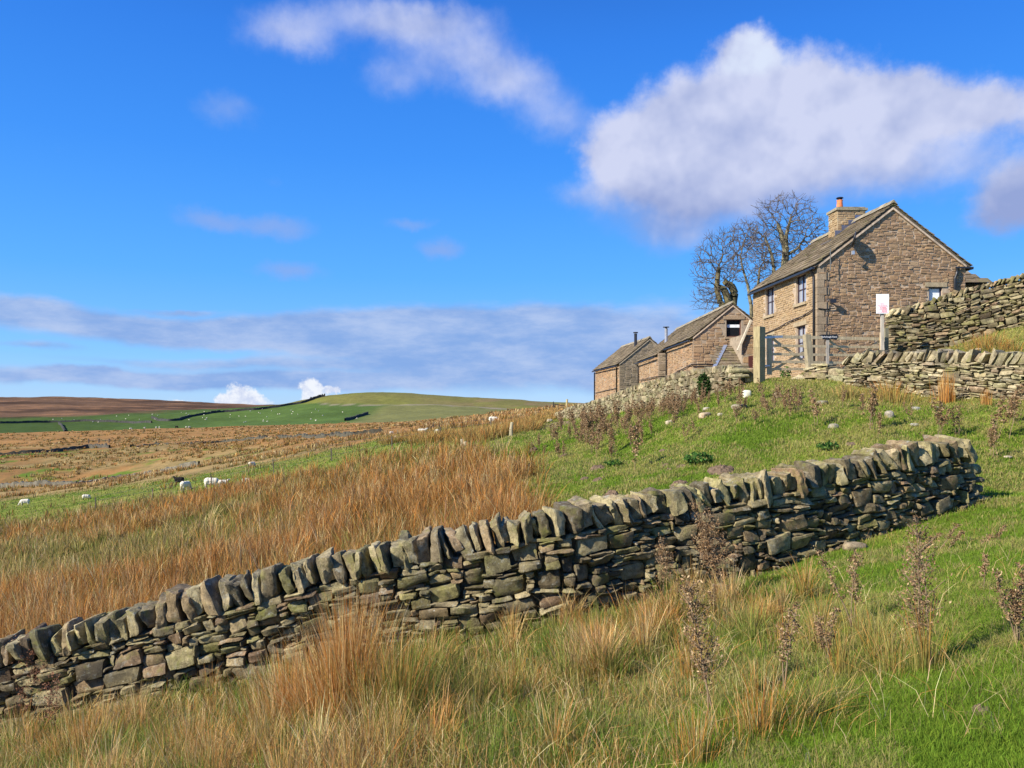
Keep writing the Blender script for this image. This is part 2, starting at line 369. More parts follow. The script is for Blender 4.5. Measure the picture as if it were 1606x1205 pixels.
# ------------------------------------------------------------------ stones
def cube_template(k):
    idx = {}; V = []; Fc = []
    def vid(p):
        if p not in idx: idx[p] = len(V); V.append([2 * c / k - 1 for c in p])
        return idx[p]
    for ax in range(3):
        for side in (0, k):
            for i in range(k):
                for j in range(k):
                    q = []
                    for (a, b) in ((i, j), (i + 1, j), (i + 1, j + 1), (i, j + 1)):
                        p = [0, 0, 0]; p[ax] = side; p[(ax + 1) % 3] = a; p[(ax + 2) % 3] = b; q.append(vid(tuple(p)))
                    if side == 0: q = q[::-1]
                    Fc.append(q)
    return np.array(V), np.array(Fc)
TPL = {k: cube_template(k) for k in (1, 2, 3, 4, 5, 6)}
def stones(C, A, HS, k=3, q=(4, 9), corner=.16, rough=0.0, rseed=0):
    """C (n,3) centres, A (n,3,3) rows = axes, HS (n,3) half sizes -> V, F, verts per stone"""
    n = len(C); T, Fc = TPL[k]; C = np.asarray(C, float); A = np.asarray(A, float); HS = np.asarray(HS, float)
    qq = rng.uniform(q[0], q[1], (n, 1, 1))
    P = T[None] * np.ones((n, 1, 1)); nrm = (np.abs(P) ** qq).sum(-1, keepdims=True) ** (1 / qq); P = P / nrm
    co = rng.uniform(-corner, corner, (n, 2, 2, 2, 3)); w = (P + 1) / 2
    D = 0
    for a in (0, 1):
        for b in (0, 1):
            for c in (0, 1):
                ww = (w[..., 0] if a else 1 - w[..., 0]) * (w[..., 1] if b else 1 - w[..., 1]) * (w[..., 2] if c else 1 - w[..., 2])
                D = D + ww[..., None] * co[:, a, b, c][:, None, :]
    P = P + D
    L = P * HS[:, None, :]
    V = C[:, None, :] + np.einsum('nvk,nkd->nvd', L, A)
    if rough:
        f = 1 / 0.09
        dsp = np.stack([fbm(V[..., 0] * f, V[..., 1] * f, V[..., 2] * f, 60 + i + rseed, 3) - .5 for i in range(3)], -1)
        V = V + dsp * 2 * rough
        if k >= 5: V = V + np.stack([fbm(V[..., 0] * 30, V[..., 1] * 30, V[..., 2] * 30, 70 + i, 2) - .5 for i in range(3)], -1) * rough * 1.1
    return V.reshape(-1, 3), (Fc[None] + (np.arange(n) * len(T))[:, None, None]).reshape(-1, 4), len(T)
def pack(nu, nv, wr=(2, 8), hr=(1, 3), big=.05, seed=1):
    r = random.Random(seed); occ = np.zeros((nv, nu), bool); out = []
    for v in range(nv):
        u = 0
        while u < nu:
            if occ[v, u]: u += 1; continue
            if r.random() < big: w = r.randint(wr[1] - 2, wr[1] + 1); h = r.randint(hr[1] + 1, hr[1] + 2)
            else: h = r.choice([hr[0]] * 2 + list(range(hr[0], hr[1] + 1))); w = r.randint(wr[0], wr[1]); 
            w = max(w, h + 1 + (h > 1))
            w = min(w, nu - u)
            k = 0
            while k < w and not occ[v, u + k]: k += 1
            w = k
            if nu - (u + w) == 1 and not occ[v, nu - 1]: w += 1
            h = min(h, nv - v); occ[v:v + h, u:u + w] = True; out.append((u, u + w, v, v + h)); u += w
    return out
PAL_WALL = np.array([(.23, .195, .125), (.27, .235, .155), (.16, .135, .09), (.31, .27, .175), (.22, .17, .11), (.21, .185, .11), (.20, .145, .10), (.25, .22, .14), (.12, .10, .07), (.19, .175, .09)])
PAL_PALE = np.array([(.34, .30, .21), (.38, .335, .235), (.29, .255, .175), (.42, .375, .27), (.31, .25, .18), (.35, .33, .22)])
PAL_GABLE = np.array([(.37, .255, .155), (.41, .285, .175), (.33, .225, .14), (.30, .20, .13), (.44, .315, .195), (.39, .24, .135), (.35, .25, .16), (.27, .19, .13), (.43, .29, .155)])
PAL_FRONT = np.array([(.44, .32, .185), (.47, .35, .205), (.40, .29, .17), (.37, .265, .16), (.49, .37, .22), (.43, .30, .165)])
PAL_SHADE = np.array([(.27, .22, .155), (.24, .195, .14), (.30, .25, .18), (.21, .175, .13)])  # greyer, darker stones: shade of the end walls put into their colour
def pick(pal, n, jit=.1):
    c = pal[rng.integers(0, len(pal), n)]; return c * np.clip(1 + rng.normal(0, jit, (n, 1)), .4, 1.7) * (1 + rng.normal(0, .012, (n, 3)))
class Path:
    def __init__(s, pts):                 # pts: (px, Y, toprow, baserow) -> world polyline
        s.px = np.array([p[0] for p in pts], float); s.Yk = np.array([p[1] for p in pts], float)
        n = 400; px = np.linspace(s.px[0], s.px[-1], n); Y = pchip(s.px, s.Yk, px); X = (px - CX) / F * Y
        top = pchip(s.px, [p[2] for p in pts], px); bas = pchip(s.px, [p[3] for p in pts], px)
        s.X = X; s.Y = Y; s.zt = (HY - top) / F * Y; s.zb = (HY - bas) / F * Y
        d = np.hypot(np.diff(X), np.diff(Y)); s.s = np.concatenate([[0], np.cumsum(d)]); s.L = s.s[-1]
    def at(s, t):
        x = np.interp(t, s.s, s.X); y = np.interp(t, s.s, s.Y); e = .15
        dx = np.interp(np.clip(t + e, 0, s.L), s.s, s.X) - np.interp(np.clip(t - e, 0, s.L), s.s, s.X)
        dy = np.interp(np.clip(t + e, 0, s.L), s.s, s.Y) - np.interp(np.clip(t - e, 0, s.L), s.s, s.Y)
        l = np.hypot(dx, dy); return x, y, dx / l, dy / l, np.interp(t, s.s, s.zt), np.interp(t, s.s, s.zb)
def drystone(name, label, pts, cope=.27, cell=(.05, .045), wr=(2, 8), hr=(1, 3), big=.05, pal=PAL_WALL, mat='wall_near', k=3, depth=.24, batter=.08,
             cth=(.09, .22), lean=(-25, -5), cope_parts=True, rough=.008, seed=1, maxcope=98, sink=.2, capk=4, endtaper=0, group=None, copepal=None, nocope=None, gap=.94):
    P = Path(pts); root_t = P.L / 2; x, y, *_ = P.at(root_t); z0 = float(H(x, y))
    root = empty(name, (float(x), float(y), z0)); tag(root, label, 'stone wall', group, 'thing'); o = np.array([x, y, z0])
    htot = float(np.median(P.zt - P.zb)) - cope + sink
    nu = int(P.L / cell[0]); nv = max(2, int(htot / cell[1])); rects = pack(nu, nv, wr, hr, big, seed)
    r = np.array(rects, float); sc = (r[:, 0] + r[:, 1]) / 2 * P.L / nu; sw = (r[:, 1] - r[:, 0]) / 2 * P.L / nu
    x, y, tx, ty, zt, zb = P.at(sc); hh = zt - zb - cope + sink; v0 = r[:, 2] / nv; v1 = r[:, 3] / nv
    wob = (vn(sc * 1.3, v0 * 3, 0, 71 + seed) - .5) * .05 * np.minimum(1, htot)
    zc = zb - sink + hh * (v0 + v1) / 2 + wob * (v0 > .02); hz = hh * (v1 - v0) / 2
    bt = batter * (1 - (v0 + v1) / 2)
    keep = np.ones(len(r), bool)
    if endtaper: keep &= (sc < P.L - endtaper * v0 * 1.0 - rng.uniform(0, .2, len(r)))
    n = len(r); sl = (np.interp(np.clip(sc + .3, 0, P.L), P.s, P.zb) - np.interp(np.clip(sc - .3, 0, P.L), P.s, P.zb)) / .6
    sl = sl * .85 + rng.normal(0, .075, n); tvec = np.stack([tx, ty, sl], 1); tvec /= np.linalg.norm(tvec, axis=1, keepdims=True)
    nvec = np.stack([-ty, tx, 0 * tx], 1); uvec = np.cross(tvec, nvec); uvec /= np.linalg.norm(uvec, axis=1, keepdims=True)
    A = np.stack([tvec, nvec, uvec], 1); dj = rng.uniform(-.035, .03, n) * depth / .24
    C = np.stack([x, y, zc], 1) - o + nvec * (dj[:, None])
    HSv = np.stack([sw * gap, depth + bt + 0 * sw, hz * (gap - .02)], 1)
    C, A, HSv = C[keep], A[keep], HSv[keep]
    V, Fc, nvp = stones(C, A, HSv, k, (7, 26), .27, rough, seed)
    col = np.repeat(pick(pal, len(C), .16), nvp, 0)
    build('stone_courses', V, [Fc], M[mat], root, col, sharp=24)
    # rubble hearting: dark core behind the joints
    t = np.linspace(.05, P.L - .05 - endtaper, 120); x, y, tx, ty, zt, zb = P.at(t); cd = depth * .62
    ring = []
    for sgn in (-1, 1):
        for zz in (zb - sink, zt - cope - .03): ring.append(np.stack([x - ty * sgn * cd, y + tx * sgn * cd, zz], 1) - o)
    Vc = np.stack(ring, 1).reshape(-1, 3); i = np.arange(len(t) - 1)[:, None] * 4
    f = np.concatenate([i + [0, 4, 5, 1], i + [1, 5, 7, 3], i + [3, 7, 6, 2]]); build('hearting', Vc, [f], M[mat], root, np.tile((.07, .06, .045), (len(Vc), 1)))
    if cope:
        cp = pal if copepal is None else copepal
        widths = []; s = 0.02; rr = random.Random(seed + 5); L = P.L - endtaper
        while s < L:
            w = rr.uniform(*cth) * rr.choice([.7, .8, .9, 1, 1, 1.1, 1.35])
            widths.append((s, w)); s += w
        if nocope: widths = [(a, w) for a, w in widths if not (nocope[0] < a < nocope[1])]
        for grp in (([[w] for w in widths[-99:]] + ([widths[:-99]] if len(widths) > 99 else [])) if cope_parts else [widths]):
            s0 = np.array([a + w / 2 for a, w in grp]); w = np.array([w for a, w in grp]); m = len(grp)
            x, y, tx, ty, zt, zb = P.at(s0); sl = (np.interp(np.clip(s0 + .3, 0, P.L), P.s, P.zt) - np.interp(np.clip(s0 - .3, 0, P.L), P.s, P.zt)) / .6
            th = np.radians(rng.uniform(lean[0], lean[1], m)) - np.arctan(sl) * -.5
            hgt = cope * rng.uniform(.75, 1.2, m) * .5
            tv = np.stack([tx, ty, 0 * tx], 1); zv = np.tile((0, 0, 1.), (m, 1)); nvv = np.stack([-ty, tx, 0 * tx], 1)
            yaw = rng.normal(0, .12, m); tv2 = tv * np.cos(yaw)[:, None] + nvv * np.sin(yaw)[:, None]; nv2 = -tv * np.sin(yaw)[:, None] + nvv * np.cos(yaw)[:, None]
            up = zv * np.cos(th)[:, None] + tv2 * np.sin(th)[:, None]; ta = tv2 * np.cos(th)[:, None] - zv * np.sin(th)[:, None]
            C = np.stack([x, y, zt - cope * .5 - .01 + rng.normal(0, .015, m)], 1) - o + nv2 * rng.uniform(-.03, .03, m)[:, None]
            V, Fc, nvp = stones(C, np.stack([ta, nv2, up], 1), np.stack([w * .47 * np.cos(th) ** .5, depth * rng.uniform(.92, 1.2, m), hgt * 1.06], 1), capk, (6, 24), .36, rough * 1.5, seed + int(rr.random() * 1e4))
            cs_ = build('coping_stone' if len(grp) == 1 else 'coping_row', V, [Fc], M[mat], root, np.repeat(pick(cp, m, .2), nvp, 0), sharp=24)
            if len(grp) > 1 and cope_parts: cs_['kind'] = 'stuff'
    return root, P
PAL_COPE = PAL_WALL * 1.2 + .015
wallN = [(-110, 10.3, 1040, 1195), (0, 10.2, 1004, 1160), (150, 10.2, 968, 1125), (300, 10.2, 925, 1085), (450, 10.25, 888, 1045), (600, 10.3, 853, 1012), (750, 10.3, 821, 985), (850, 10.3, 800, 966), (1000, 10.8, 773, 928), (1100, 11.1, 758, 908), (1200, 11.4, 741, 890), (1300, 11.9, 722, 866), (1400, 12.4, 701, 840), (1480, 13.0, 687, 818), (1535, 13.4, 706, 806)]
rootN, PN = drystone('dry_stone_wall', 'long dark mossy dry stone wall with leaning coping stones crossing the whole foreground', wallN, cope=.32, cell=(.05, .044), wr=(2, 8), hr=(1, 3), big=.06, gap=.945,
    cth=(.095, .19), lean=(-36, -8), rough=.016, seed=3, endtaper=.55, copepal=PAL_COPE, capk=6, k=5)
# ragged end of the wall
def loose(name, C, HSz, rz, col, parent, k=4, tilt=0, mat='wall_near'):
    a = R(rz); A = np.array([[(math.cos(a), math.sin(a), 0), (-math.sin(a), math.cos(a), 0), (0, 0, 1)]])
    V, Fc, n = stones([C], A, [HSz], k, (4, 8), .16, .012, int(rng.integers(999))); return build(name, V, [Fc], M[mat], parent, np.tile(col, (len(V), 1)), sharp=24)
ox = np.array(rootN.location)
for px, row, Yw, w, h, c in [(1508, 735, 13.2, .24, .10, (.36, .32, .19)), (1515, 752, 13.25, .20, .05, (.2, .18, .14)), (1512, 765, 13.25, .24, .07, (.22, .2, .15)), (1536, 788, 13.4, .16, .11, (.22, .17, .11)), (1500, 787, 13.2, .16, .12, (.2, .19, .14)), (1520, 805, 13.4, .28, .06, (.24, .2, .14)), (1552, 790, 13.6, .1, .05, (.24, .21, .15))]:
    X, Yc, Z = (px - CX) / F * Yw, Yw, (HY - row) / F * Yw
    loose('end_stone', np.array([X, Yc, Z]) - ox, (w, .22, h), 14, c, rootN)
drystone('boundary_wall', 'pale lichened dry stone wall with tightly tilted copings below the farm gate, right side', 
    [(1330, 25.3, 556, 612), (1360, 24.8, 552, 614), (1420, 23.9, 551, 618), (1480, 23.0, 550, 625), (1540, 22.1, 551, 630), (1606, 21.2, 553, 638), (1750, 19.6, 556, 660)],
    cope=.34, cell=(.07, .047), wr=(2, 6), hr=(1, 2), big=.04, pal=PAL_PALE * .8, mat='wall_mid', k=3, depth=.26, cth=(.09, .16), lean=(18, 42), rough=.012, seed=11, capk=3, copepal=PAL_PALE * .8)
drystone('tumbled_wall', 'low ruined stone wall end of loose rubble in front of the farm gate',
    [(1238, 27.0, 602, 618), (1262, 26.8, 582, 612), (1290, 26.5, 570, 609), (1312, 26.0, 577, 610), (1335, 25.4, 580, 612)],
    cope=.0, cell=(.08, .07), wr=(2, 6), hr=(1, 3), big=.1, pal=PAL_PALE * .85, mat='wall_mid', k=3, depth=.3, rough=.02, seed=13, gap=.98)
drystone('field_wall', 'tall grey-brown dry stone wall climbing the bank to the right of the house',
    [(1392, 29.6, 489, 562), (1430, 29.5, 479, 560), (1465, 29.3, 467, 556), (1500, 29.0, 456, 549), (1550, 28.6, 443, 532), (1606, 28.1, 429, 518), (1720, 27.2, 402, 495)],
    cope=.24, cell=(.075, .055), wr=(2, 6), hr=(1, 2), big=.05, pal=PAL_WALL * 1.0, mat='wall_mid', k=3, depth=.27, cth=(.08, .16), lean=(12, 38), rough=.012, seed=17, capk=3, copepal=PAL_WALL * 1.1)
rootD, PD = drystone('farmyard_wall', 'long buff dry stone wall running downhill past the barns, overgrown with brown weeds',
    [(862, 70, 655, 672), (900, 61, 638, 664), (936, 55, 629, 663), (970, 49, 617, 656), (1000, 44, 606, 650), (1040, 39, 594, 643), (1080, 34, 583, 632), (1110, 31.5, 578, 624), (1148, 29, 574, 616), (1172, 28, 577, 612)],
    cope=.22, cell=(.11, .08), wr=(2, 5), hr=(1, 3), big=.03, pal=PAL_PALE * .75, mat='wall_mid', k=2, depth=.25, cth=(.14, .26), lean=(-18, 18), rough=.015, seed=19, capk=2, cope_parts=False, copepal=PAL_PALE * .75)
od = np.array(rootD.location)
def wp(px, row, Y): return np.array([(px - CX) / F * Y, Y, (HY - row) / F * Y])
loose('pier_cap', wp(1160, 582, 27.6) - od, (.30, .3, .07), 0, (.27, .25, .16), rootD, 3, mat='wall_mid')
loose('end_boulder', wp(1176, 589, 27.7) - od, (.14, .2, .26), 0, (.36, .27, .18), rootD, 3, mat='wall_mid')
loose('pier_cap', wp(1160, 590, 27.6) - od, (.28, .3, .06), 0, (.24, .22, .15), rootD, 3, mat='wall_mid')

# thin far walls that follow the land
def far_wall(label, pts, h, w, col, name='far_field_wall', jag=.25, rng_y=(60, 3000), group='field walls across the valley'):
    P = []
    for a, b in zip(pts[:-1], pts[1:]):
        for t in np.linspace(0, 1, max(3, int(abs(b[0] - a[0]) / 2.2)), endpoint=False): P.append((a[0] + (b[0] - a[0]) * t, a[1] + (b[1] - a[1]) * t))
    P.append(pts[-1]); W3 = []
    for px, row in P: X, Y, Z = hit(px, row, rng_y[0], rng_y[1]); W3.append((X, Y, Z))
    W3 = np.array(W3)
    for _ in range(3): W3[1:-1, :2] = (W3[:-2, :2] + W3[2:, :2] + 2 * W3[1:-1, :2]) / 4
    seg = np.concatenate([[0], np.cumsum(np.linalg.norm(np.diff(W3[:, :2], axis=0), axis=1))]); n = int(max(30, min(1500, seg[-1] / (h * .45))))
    s = np.linspace(0, seg[-1], n); X = np.interp(s, seg, W3[:, 0]); Y = np.interp(s, seg, W3[:, 1]); Z = H(X, Y); c0 = np.array([X[n // 2], Y[n // 2], Z[n // 2]])
    dx = np.gradient(X); dy = np.gradient(Y); l = np.hypot(dx, dy); nx, ny = -dy / l, dx / l
    hh = h * (1 - jag * rng.random(n) * (1 + 1.2 * (vn(s / h / 6, 0, 0, 5) > .7)))
    ring = [np.stack([X + nx * o * w / 2, Y + ny * o * w / 2, z], 1) - c0 for o, z in ((-1, Z - .3), (-.8, Z + hh), (.8, Z + hh), (1, Z - .3))]
    V = np.stack(ring, 1).reshape(-1, 3); i = np.arange(n - 1)[:, None] * 4
    f = np.concatenate([i + [0, 4, 5, 1], i + [1, 5, 6, 2], i + [2, 6, 7, 3]]); C = np.tile(col, (len(V), 1)) * rng.uniform(.6, 1.35, (len(V), 1))
    o = build(name, V, [f], M['mortar'], None, C); o.location = c0; tag(o, label, 'stone wall', group, 'thing'); return o
far_wall('grey field wall of upright stones nearest beyond the green strip of sheep, left', [(-200, 775), (0, 763), (60, 763), (120, 762), (150, 758), (200, 750), (250, 743), (312, 732)], 1.15, .6, (.15, .135, .10), 'field_wall', .4, (95, 260), None)
far_wall('dark field wall farther up the brown moor at the left edge', [(-200, 726), (0, 716), (50, 712), (110, 705), (140, 702), (172, 703)], 1.4, .6, (.08, .072, .055), 'field_wall', .3, (160, 420), None)
far_wall('broken low field wall across the middle of the brown moor', [(205, 702), (240, 698), (300, 696), (350, 692), (420, 690), (500, 688), (560, 685), (600, 682)], 1.1, .7, (.075, .07, .05), 'field_wall', .6, (160, 420), None)
far_wall('dark curving field wall over the green far fields up to the hill', [(238, 658), (262, 663), (278, 662), (300, 655), (350, 648.5), (400, 645), (440, 640), (475, 634), (492, 629)], 3.4, 1.6, (.05, .05, .045), 'field_wall', .2, (700, 1400), None)
far_wall('short dark field wall at the right end of the green far fields', [(541, 661), (555, 656), (577, 649)], 3.2, 1.6, (.05, .05, .045), 'field_wall', .2, (600, 1400), None)
far_wall('dark field wall along the leftmost far green pasture', [(-150, 668), (0, 665), (80, 662), (130, 661), (200, 662), (238, 666)], 3, 1.6, (.05, .05, .045), 'field_wall', .2, (700, 1400), None)
far_wall('short dark field wall dividing the leftmost far pasture', [(92, 663), (96, 668), (102, 675)], 2.6, 1.6, (.05, .05, .045), 'field_wall', .2, (600, 1400), None)
far_wall('dark row of stones on the skyline at the left end of the hill', [(486, 630), (500, 626.5), (510, 624.5)], 5, 3, (.05, .05, .045), 'field_wall', .5, (900, 1400), None)
# ------------------------------------------------------------------ buildings
def core(name, outline, y0, y1, cuts, parent, col):
    """outline (x,z) extruded along y with recesses cut out"""
    mb = MB(); mb.poly_prism([(x, y0, z) for x, z in outline], (0, y1 - y0, 0), col); o = mb.done(name, M['mortar'], None)
    bm = bmesh.new(); bm.from_mesh(o.data); bmesh.ops.recalc_face_normals(bm, faces=bm.faces); bm.to_mesh(o.data); bm.free()
    if cuts:
        cb = MB()
        for lo, hi in cuts: cb.box(lo, hi, col)
        c = cb.done('cut', None, None); bm = bmesh.new(); bm.from_mesh(c.data); bmesh.ops.recalc_face_normals(bm, faces=bm.faces); bm.to_mesh(c.data); bm.free()
        m = o.modifiers.new('b', 'BOOLEAN'); m.operation = 'DIFFERENCE'; m.solver = 'EXACT'; m.object = c
        dg = bpy.context.evaluated_depsgraph_get(); me = bpy.data.meshes.new_from_object(o.evaluated_get(dg)); o.modifiers.clear(); o.data = me
        bpy.data.objects.remove(c)
        for a in list(me.color_attributes): me.color_attributes.remove(a)
        a = me.color_attributes.new('Col', 'FLOAT_COLOR', 'POINT'); a.data.foreach_set('color', np.tile((*col, 1), len(me.vertices)).astype(np.float32))
        if not me.materials: me.materials.append(M['mortar'])
        me.shade_flat()
    o.parent = parent; return o
def facing(name, parent, O, U, N, W, Hh, keep, pal, cell=(.085, .075), wr=(2, 6), hr=(1, 2), big=.05, out=.028, seed=1, k=2, jit=.013, gap=.93, q=(5, 12), mat='house_stone', corner=.08, z0=0):
    nu = int(W / cell[0]); nv = int(Hh / cell[1]); r = np.array(pack(nu, nv, wr, hr, big, seed), float)
    u0, u1 = r[:, 0] * W / nu, r[:, 1] * W / nu; v0, v1 = r[:, 2] * Hh / nv, r[:, 3] * Hh / nv
    ok = np.array([keep(a, b, c + z0, d + z0) for a, b, c, d in zip(u0, u1, v0, v1)])
    u0, u1, v0, v1 = u0[ok], u1[ok], v0[ok], v1[ok]; n = len(u0); U = np.array(U, float); N = np.array(N, float); Z = np.array((0, 0, 1.))
    wv = (vn(u0 * .9, v0 * 2.2, 0, seed) - .5) * .05
    C = np.array(O)[None] + U[None] * ((u0 + u1) / 2)[:, None] + Z[None] * ((v0 + v1) / 2 + z0 + wv)[:, None] + N[None] * (out - .07 + rng.normal(0, jit, n))[:, None]
    rot = rng.normal(0, .018, n); A = np.stack([U[None] * np.cos(rot)[:, None] + Z[None] * np.sin(rot)[:, None], -U[None] * np.sin(rot)[:, None] + Z[None] * np.cos(rot)[:, None], np.tile(N, (n, 1))], 1)
    V, Fc, nvp = stones(C, A, np.stack([(u1 - u0) / 2 * gap, (v1 - v0) / 2 * (gap - .05), np.full(n, .07)], 1), k, q, corner, .004, seed)
    cz = pick(pal, n, .06); cz = cz * .6 + cz.mean(0) * .4
    return build(name, V, [Fc], M[mat], parent, np.repeat(cz, nvp, 0), False)
PAL_SLATE = np.array([(.215, .165, .105), (.25, .195, .125), (.18, .14, .09), (.28, .22, .145), (.22, .175, .11)])
def slates(mb, O, U, S, N, L, SL, pal=PAL_SLATE, h0=.40, h1=.24, inside=None):
    O, U, S, N = [np.array(a, float) for a in (O, U, S, N)]; y = 0.0; row = 0
    while y < SL - .05:
        h = h0 + (h1 - h0) * y / SL; x = -random.uniform(0, .3)
        while x < L:
            w = random.uniform(.32, .72); a, b = max(0, x), min(L, x + w) - .008
            if b - a > .06 and (inside is None or inside((a + b) / 2, y)):
                th = random.uniform(.028, .045); lo = y - .05 + random.uniform(-.018, .018); hi = min(y + h, SL); li = .05 + random.uniform(-.008, .01)
                P = [O + U * uu + S * ss + N * nn for uu in (a, b) for ss, base in ((lo, li), (hi, .012)) for nn in (base, base + th)]
                mb.add(P, [BOXF], pal[random.randrange(len(pal))] * random.uniform(.75, 1.25))
            x += w
        y += h; row += 1
    return mb
def ridge(mb, a, b, col=(.36, .31, .22), w=.2):
    a = np.array(a, float); b = np.array(b, float); n = max(1, int(np.linalg.norm(b - a) / .55)); t = (b - a) / n
    for i in range(n):
        p = a + t * i; q = a + t * (i + .97); dz = random.uniform(-.012, .012); s = np.cross(t / np.linalg.norm(t), (0, 0, 1)); s /= np.linalg.norm(s)
        V = [pp + s * sx + np.array((0, 0, z + dz)) for pp in (p, q) for sx, z in ((-w, -.13), (0, .10), (w, -.13), (0, -.02))]
        mb.add(V, [np.array([[0, 1, 5, 4], [1, 2, 6, 5], [2, 3, 7, 6], [3, 0, 4, 7], [0, 3, 2, 1], [4, 5, 6, 7]])], np.array(col) * random.uniform(.8, 1.15))
FR = (.045, .028, .035)
def window(parent, side, a0, a1, z0, z1, rec=.13, wall=0.0, cols=2, rowsn=2, frame=FR, sill=True, lintel=True, lead=0, name='window', blind=None, stonecol=(.40, .33, .22)):
    """side 'x': in a wall facing -x at x=wall (a along y); 'y': wall facing -y (a along x)"""
    def B(mb, a, b, c, d, p0, p1, col):  # along, z, depth into wall
        if side == 'x': mb.box((wall + p0, a, c), (wall + p1, b, d), col)
        else: mb.box((a, wall + p0, c), (b, wall + p1, d), col)
    f = MB(); t = .065; B(f, a0, a0 + t, z0, z1, rec - .03, rec + .04, frame); B(f, a1 - t, a1, z0, z1, rec - .03, rec + .04, frame)
    B(f, a0 + t, a1 - t, z0, z0 + t, rec - .03, rec + .04, frame); B(f, a0 + t, a1 - t, z1 - t, z1, rec - .03, rec + .04, frame)
    for i in range(1, cols):
        c = a0 + (a1 - a0) * i / cols; B(f, c - .035, c + .035, z0 + t, z1 - t, rec - .025, rec + .035, frame)
    for j in range(1, rowsn):
        c = z0 + (z1 - z0) * j / rowsn; B(f, a0 + t, a1 - t, c - .02, c + .02, rec - .015, rec + .02, frame)
    w = f.done(name, M['paint'], parent)
    g = MB(); B(g, a0 + .03, a1 - .03, z0 + .03, z1 - .03, rec + .022, rec + .027, (1, 1, 1)); g.done('pane', M['glass' if side == 'x' else 'glass_dark'], w)
    if blind:
        b = MB(); B(b, a0 + t, a1 - t, z0 + (z1 - z0) * blind[0], z0 + (z1 - z0) * blind[1], rec + .002, rec + .012, (.72, .74, .76)); b.done('blind', M['paint'], w)
    if sill:
        s = MB(); B(s, a0 - .12, a1 + .12, z0 - .13, z0 - .003, -.10, rec, stonecol); s.done('sill', M['house_stone'], w)
    if lintel:
        s = MB(); B(s, a0 - .2, a1 + .2, z1 + .003, z1 + .2, -.045, rec, stonecol); s.done('lintel', M['house_stone'], w)
    return w
def pipe(name, parent, pts, r=.045, col=(.015, .015, .018)):
    mb = MB(); mb.tube(pts, r, 8, col); return mb.done(name, M['plastic'], parent, True)
def hit_any(a, b, c, d, rects, m=.0):
    return any(a < r[1] + m and b > r[0] - m and c < r[3] + m and d > r[2] - m for r in rects)

# --- farmhouse
HG = 1.0; W0, D0, EA, RI = 6.65, 8.2, 5.3, 7.85
house = empty('farmhouse', (13.45, 35.0, HG), R(2.58)); tag(house, 'two-storey stone farmhouse with broad gable, slate roof and brick-orange chimney pot', 'house')
def roofz(x): return EA + (RI - EA) * (1 - abs(x - W0 / 2) / (W0 / 2))
winx = [(1.29, 2.45, 3.85, 5.15), (5.19, 6.35, 3.75, 5.15), (1.35, 2.4, 1.25, 2.8), (5.2, 6.3, 1.25, 2.7)]
wing = (5.0, 5.6, 3.2, 4.35)
cuts = [((-.2, a, c), (.2, b, d)) for a, b, c, d in winx] + [((wing[0], -.2, wing[2]), (wing[1], .2, wing[3]))]
core('wall_core', [(0, -.9), (W0, -.9), (W0, EA), (W0 / 2, RI), (0, EA)], 0, D0, cuts, house, (.40, .31, .22))
mg = .0
facing('gable_stonework', house, (0, 0, 0), (1, 0, 0), (0, -1, 0), W0, RI + .9, lambda a, b, c, d: c + .0 < roofz(a) - .02 and c < roofz(b) - .02 and d < min(roofz(a), roofz(b)) + .06 and not hit_any(a, b, c, d, [wing]), PAL_GABLE, seed=31, z0=-.9, cell=(.06, .043), wr=(3, 7), hr=(1, 3), big=.03, jit=.012)
facing('front_stonework', house, (0, D0, 0), (0, -1, 0), (-1, 0, 0), D0, EA + .9, lambda a, b, c, d: not hit_any(D0 - b, D0 - a, c, d, winx), PAL_FRONT * .92, seed=32, z0=-.9, cell=(.09, .105), wr=(2, 5), hr=(1, 1), big=0, jit=.008, corner=.05)
facing('side_stonework', house, (W0, 0, 0), (0, 1, 0), (1, 0, 0), 3.0, EA + .9, lambda a, b, c, d: True, PAL_GABLE, seed=33, z0=-.9)
qb = MB()
for i in range(19):
    z = -.9 + i * .325; l = .48 if i % 2 else .26; l2 = .26 if i % 2 else .48; c = np.array((.34, .27, .19)) * random.uniform(.85, 1.12)
    qb.box((-.05, -.045, z + .006), (l, .06, z + .318), c); qb.box((-.05, .061, z + .006), (.06, l2, z + .318), c)
qb.done('quoins', M['house_stone'], house)
for i, (a, b, c, d) in enumerate(winx): window(house, 'x', a, b, c, d, rec=.13, sill=True)
window(house, 'y', *wing, rec=.12, cols=1, rowsn=1, blind=(.1, .95), sill=False, frame=(.03, .03, .06))
SP = math.hypot(W0 / 2, RI - EA); SX, SZ = (W0 / 2) / SP, (RI - EA) / SP; TH = .09
rf = MB(); ov = .22
slates(rf, (-SX * ov, -.14, EA - SZ * ov + TH), (0, 1, 0), (SX, 0, SZ), (-SZ, 0, SX), D0 + .28, SP + ov)
slates(rf, (W0 + SX * ov, -.14, EA - SZ * ov + TH), (0, 1, 0), (-SX, 0, SZ), (SZ, 0, SX), D0 + .28, SP + ov)
rf.poly_prism([(-SX * ov, -.1, EA - SZ * ov + .0), (W0 / 2, -.1, RI + .0), (W0 + SX * ov, -.1, EA - SZ * ov), (W0 + SX * ov, -.1, EA - SZ * ov + TH), (W0 / 2, -.1, RI + TH + .02), (-SX * ov, -.1, EA - SZ * ov + TH)], (0, D0 + .2, 0), (.12, .10, .075))
roof = rf.done('roof', M['slate'], house)
for ya, yb in ((-.16, 3.5), (4.75, D0 + .16)): rb = MB(); ridge(rb, (W0 / 2, ya, RI + TH + .13), (W0 / 2, yb, RI + TH + .13)); rb.done('ridge_stones', M['slate'], roof)
vb = MB()
